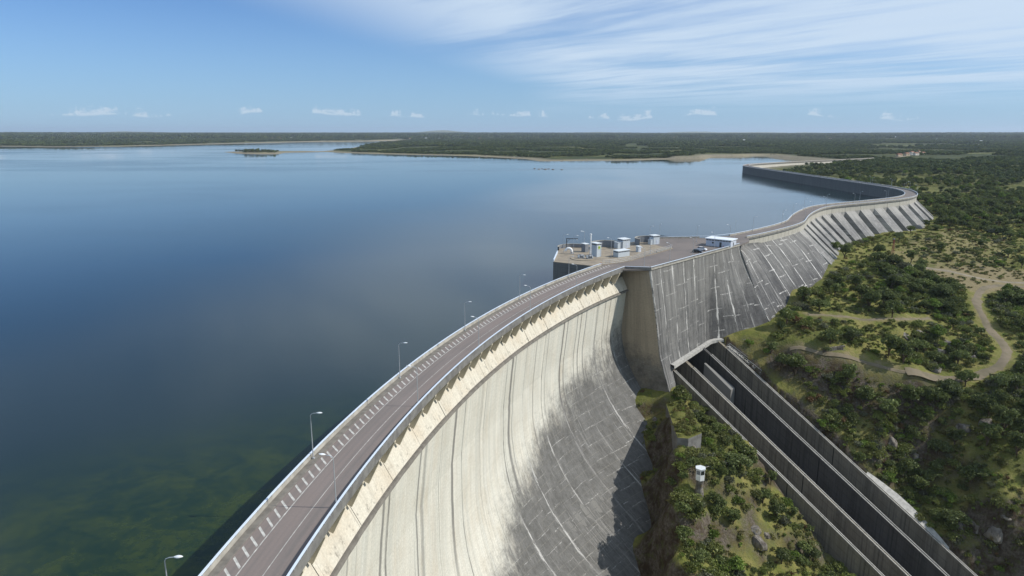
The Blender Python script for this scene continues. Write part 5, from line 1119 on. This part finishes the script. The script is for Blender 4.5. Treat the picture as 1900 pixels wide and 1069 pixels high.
# undergrowth tufts
F3 = field(52000, 45, 430, 60, 560, 55); kn, fa = zone(F3); keep = (F3['r'] < np.where(F3['op'] > 0, .35, .8)) & (F3['sl'] < np.where(kn, 1.3, 2.6)); rU = np.random.default_rng(9); nU = int(keep.sum())
bt = [(np.array(ab).mean(0)+(np.array(ab[rU.integers(0, 6)])*(w1 := rU.random())+np.array(ab[rU.integers(0, 6)])*(1-w1)-np.array(ab).mean(0))*.92*rU.random()**.4) for _ in range(110)]
upts = np.concatenate([np.stack([F3[k][keep] for k in 'XYZ'], 1), np.array([(p[0], p[1], -48.35) for p in bt])]); nU = len(upts)
scatter('undergrowth', upts, rU.uniform(.5, 1.35, nU), rU.choice(5, nU, p=[.40, .28, .18, .03, .11]), PU, 'tussocky grass and low undergrowth on the rocky slopes')
# far woods
def farwood(n, r0, r1, sc, seed, thr):
    rg = np.random.default_rng(seed); rr = np.sqrt(rg.uniform(r0*r0, r1*r1, n)); a = rg.uniform(R(-40), R(40), n); X, Y = rr*np.sin(a), rr*np.cos(a); Z, d = terr(X, Y, True)
    dc = np.full(n, 1e9)
    for i in range(0, len(C2), 4): dc = np.minimum(dc, np.hypot(X-C2[i, 0], Y-C2[i, 1]))
    nn = fbm(X/170+2, Y/170, 4); isl = sdist(ISLE, X, Y) > -5
    k = (d > np.where(isl, 20, 22+45*nn)) & (dc > 16) & (nn < thr) & ~((X > 360) & (Y < 1000) & (X < 640)) & ~((dc < 60) & (Y < 1000)); k &= ~((X < 360) & (Y < 1150))
    return np.stack([X, Y, Z-.3], 1)[k], rg.uniform(.65, 1.35, k.sum())*sc, rg.choice(3, k.sum())
A3 = [farwood(95000, 950, 3200, .95, 61, .51), farwood(90000, 3000, 6500, 1.7, 62, .545), farwood(70000, 6300, 16000, 4.0, 63, .60)]
isl_n = 60; rgi = np.random.default_rng(3); ip_ = np.array([at(x, y, ZW)[:2] for x, y in zip(rgi.uniform(450, 516, isl_n), rgi.uniform(282.4, 285.2, isl_n))]); iz, idd = terr(ip_[:, 0], ip_[:, 1], True); kk = idd > 4
A3.append((np.stack([ip_[kk, 0], ip_[kk, 1], iz[kk]], 1), rgi.uniform(.7, 1.7, kk.sum()), rgi.choice(3, kk.sum())))
scatter('far_woodland', np.concatenate([a[0] for a in A3]), np.concatenate([a[1] for a in A3]), np.concatenate([a[2] for a in A3]), PF, 'dark oak woodland covering the far shores and plain')

# ------------------------------------------------------------------ houses
def house(p, w, d, h, rz, wall, roof, label, group):
    r = tag(empty('house', tuple(p), rz), label, 'house', group); b = MB(); b.box((0, 0, h/2-.5), (w, d, h+1)); b.build('wall', wall, r)
    b = MB(); a = .4; v = [b.vert(q_) for q_ in ((-w/2-a, -d/2-a, h), (w/2+a, -d/2-a, h), (w/2+a, d/2+a, h), (-w/2-a, d/2+a, h), (-w/2-a, 0, h+d*.28), (w/2+a, 0, h+d*.28))]
    for f in ((0, 1, 5, 4), (2, 3, 4, 5), (1, 2, 5), (3, 0, 4), (3, 2, 1, 0)): b.face(*[v[i] for i in f])
    b.build('roof', roof, r)
    for k in range(3): b = MB(); b.box(((k-1)*w*.3, -d/2-.03, h*.55), (w*.13, .1, h*.32)); b.build('window', 'glass_dark', r)
    b = MB(); b.box((w*.15, -d/2-.03, 1.0), (1.1, .1, 2.0)); b.build('door', 'dark_metal', r)
for i, (x, y, w_, d_, h_, wl, lab) in enumerate([(1668, 290.6, 26, 8, 4, 'house_wall_tan', 'leftmost red roofed house beside the far road'), (1682, 289.6, 22, 9, 5, 'house_wall_tan', 'second red roofed house beside the far road'), (1691, 288.2, 16, 9, 7, 'house_wall', 'tall red roofed house in the middle of the far hamlet'), (1699, 288.6, 24, 9, 4.5, 'house_wall', 'long white house in the far hamlet'), (1712, 287.2, 20, 8, 4, 'house_wall', 'white house at the right of the far hamlet'), (1704, 286.0, 10, 8, 6, 'house_wall', 'small white house behind the far hamlet')]):
    p = hit(x, y); house((p[0], p[1], float(terr(p[0], p[1]))+1.5), w_*.62, d_*.8, h_*.85, R(30), wl, 'roof_tile', lab, 'houses of the far hamlet')
fh = [(1660, 255.5), (1668, 255), (1676, 256), (1684, 255.4), (1700, 256), (1712, 255.2), (1738, 261), (1750, 256.5), (1540, 259), (1480, 256), (1880, 256), (1850, 271), (1820, 264), (890, 257), (760, 257), (790, 258), (505, 258.5), (520, 259), (540, 258.4), (1250, 256), (1130, 259), (1380, 262)]
for i, (x, y) in enumerate(fh):
    p = hit(x, y); k = np.linalg.norm(p)/7500; house((p[0], p[1], float(terr(p[0], p[1]))+4*k), 22*k, 12*k, 8*k, random.uniform(-.5, .5), 'house_wall', 'roof_tile' if i % 3 else 'office_roof', 'distant pale house on the wooded plain', 'distant houses')

# ------------------------------------------------------------------ haze
q = newmat('haze'); pv = q.add('ShaderNodeVolumePrincipled', None, Density=3.4e-5, Anisotropy=.2); pv.inputs['Color'].default_value = (.72, .84, 1.0, 1)
q.l.new(pv.outputs[0], q.add('ShaderNodeOutputMaterial').inputs['Volume'])
b = MB(); b.prism([(-29000, -2900), (29000, -2900), (29000, 28500), (-29000, 28500)], -150, 240); tag(b.build('haze', 'haze', recalc=True), 'thin blue haze in the air over the whole landscape', None, None, 'stuff')

number_labels(VEG)
number_labels([o for o in COL.objects if o.get('group') in ('rocks in the water', 'rocks on the far shore', 'distant houses')])
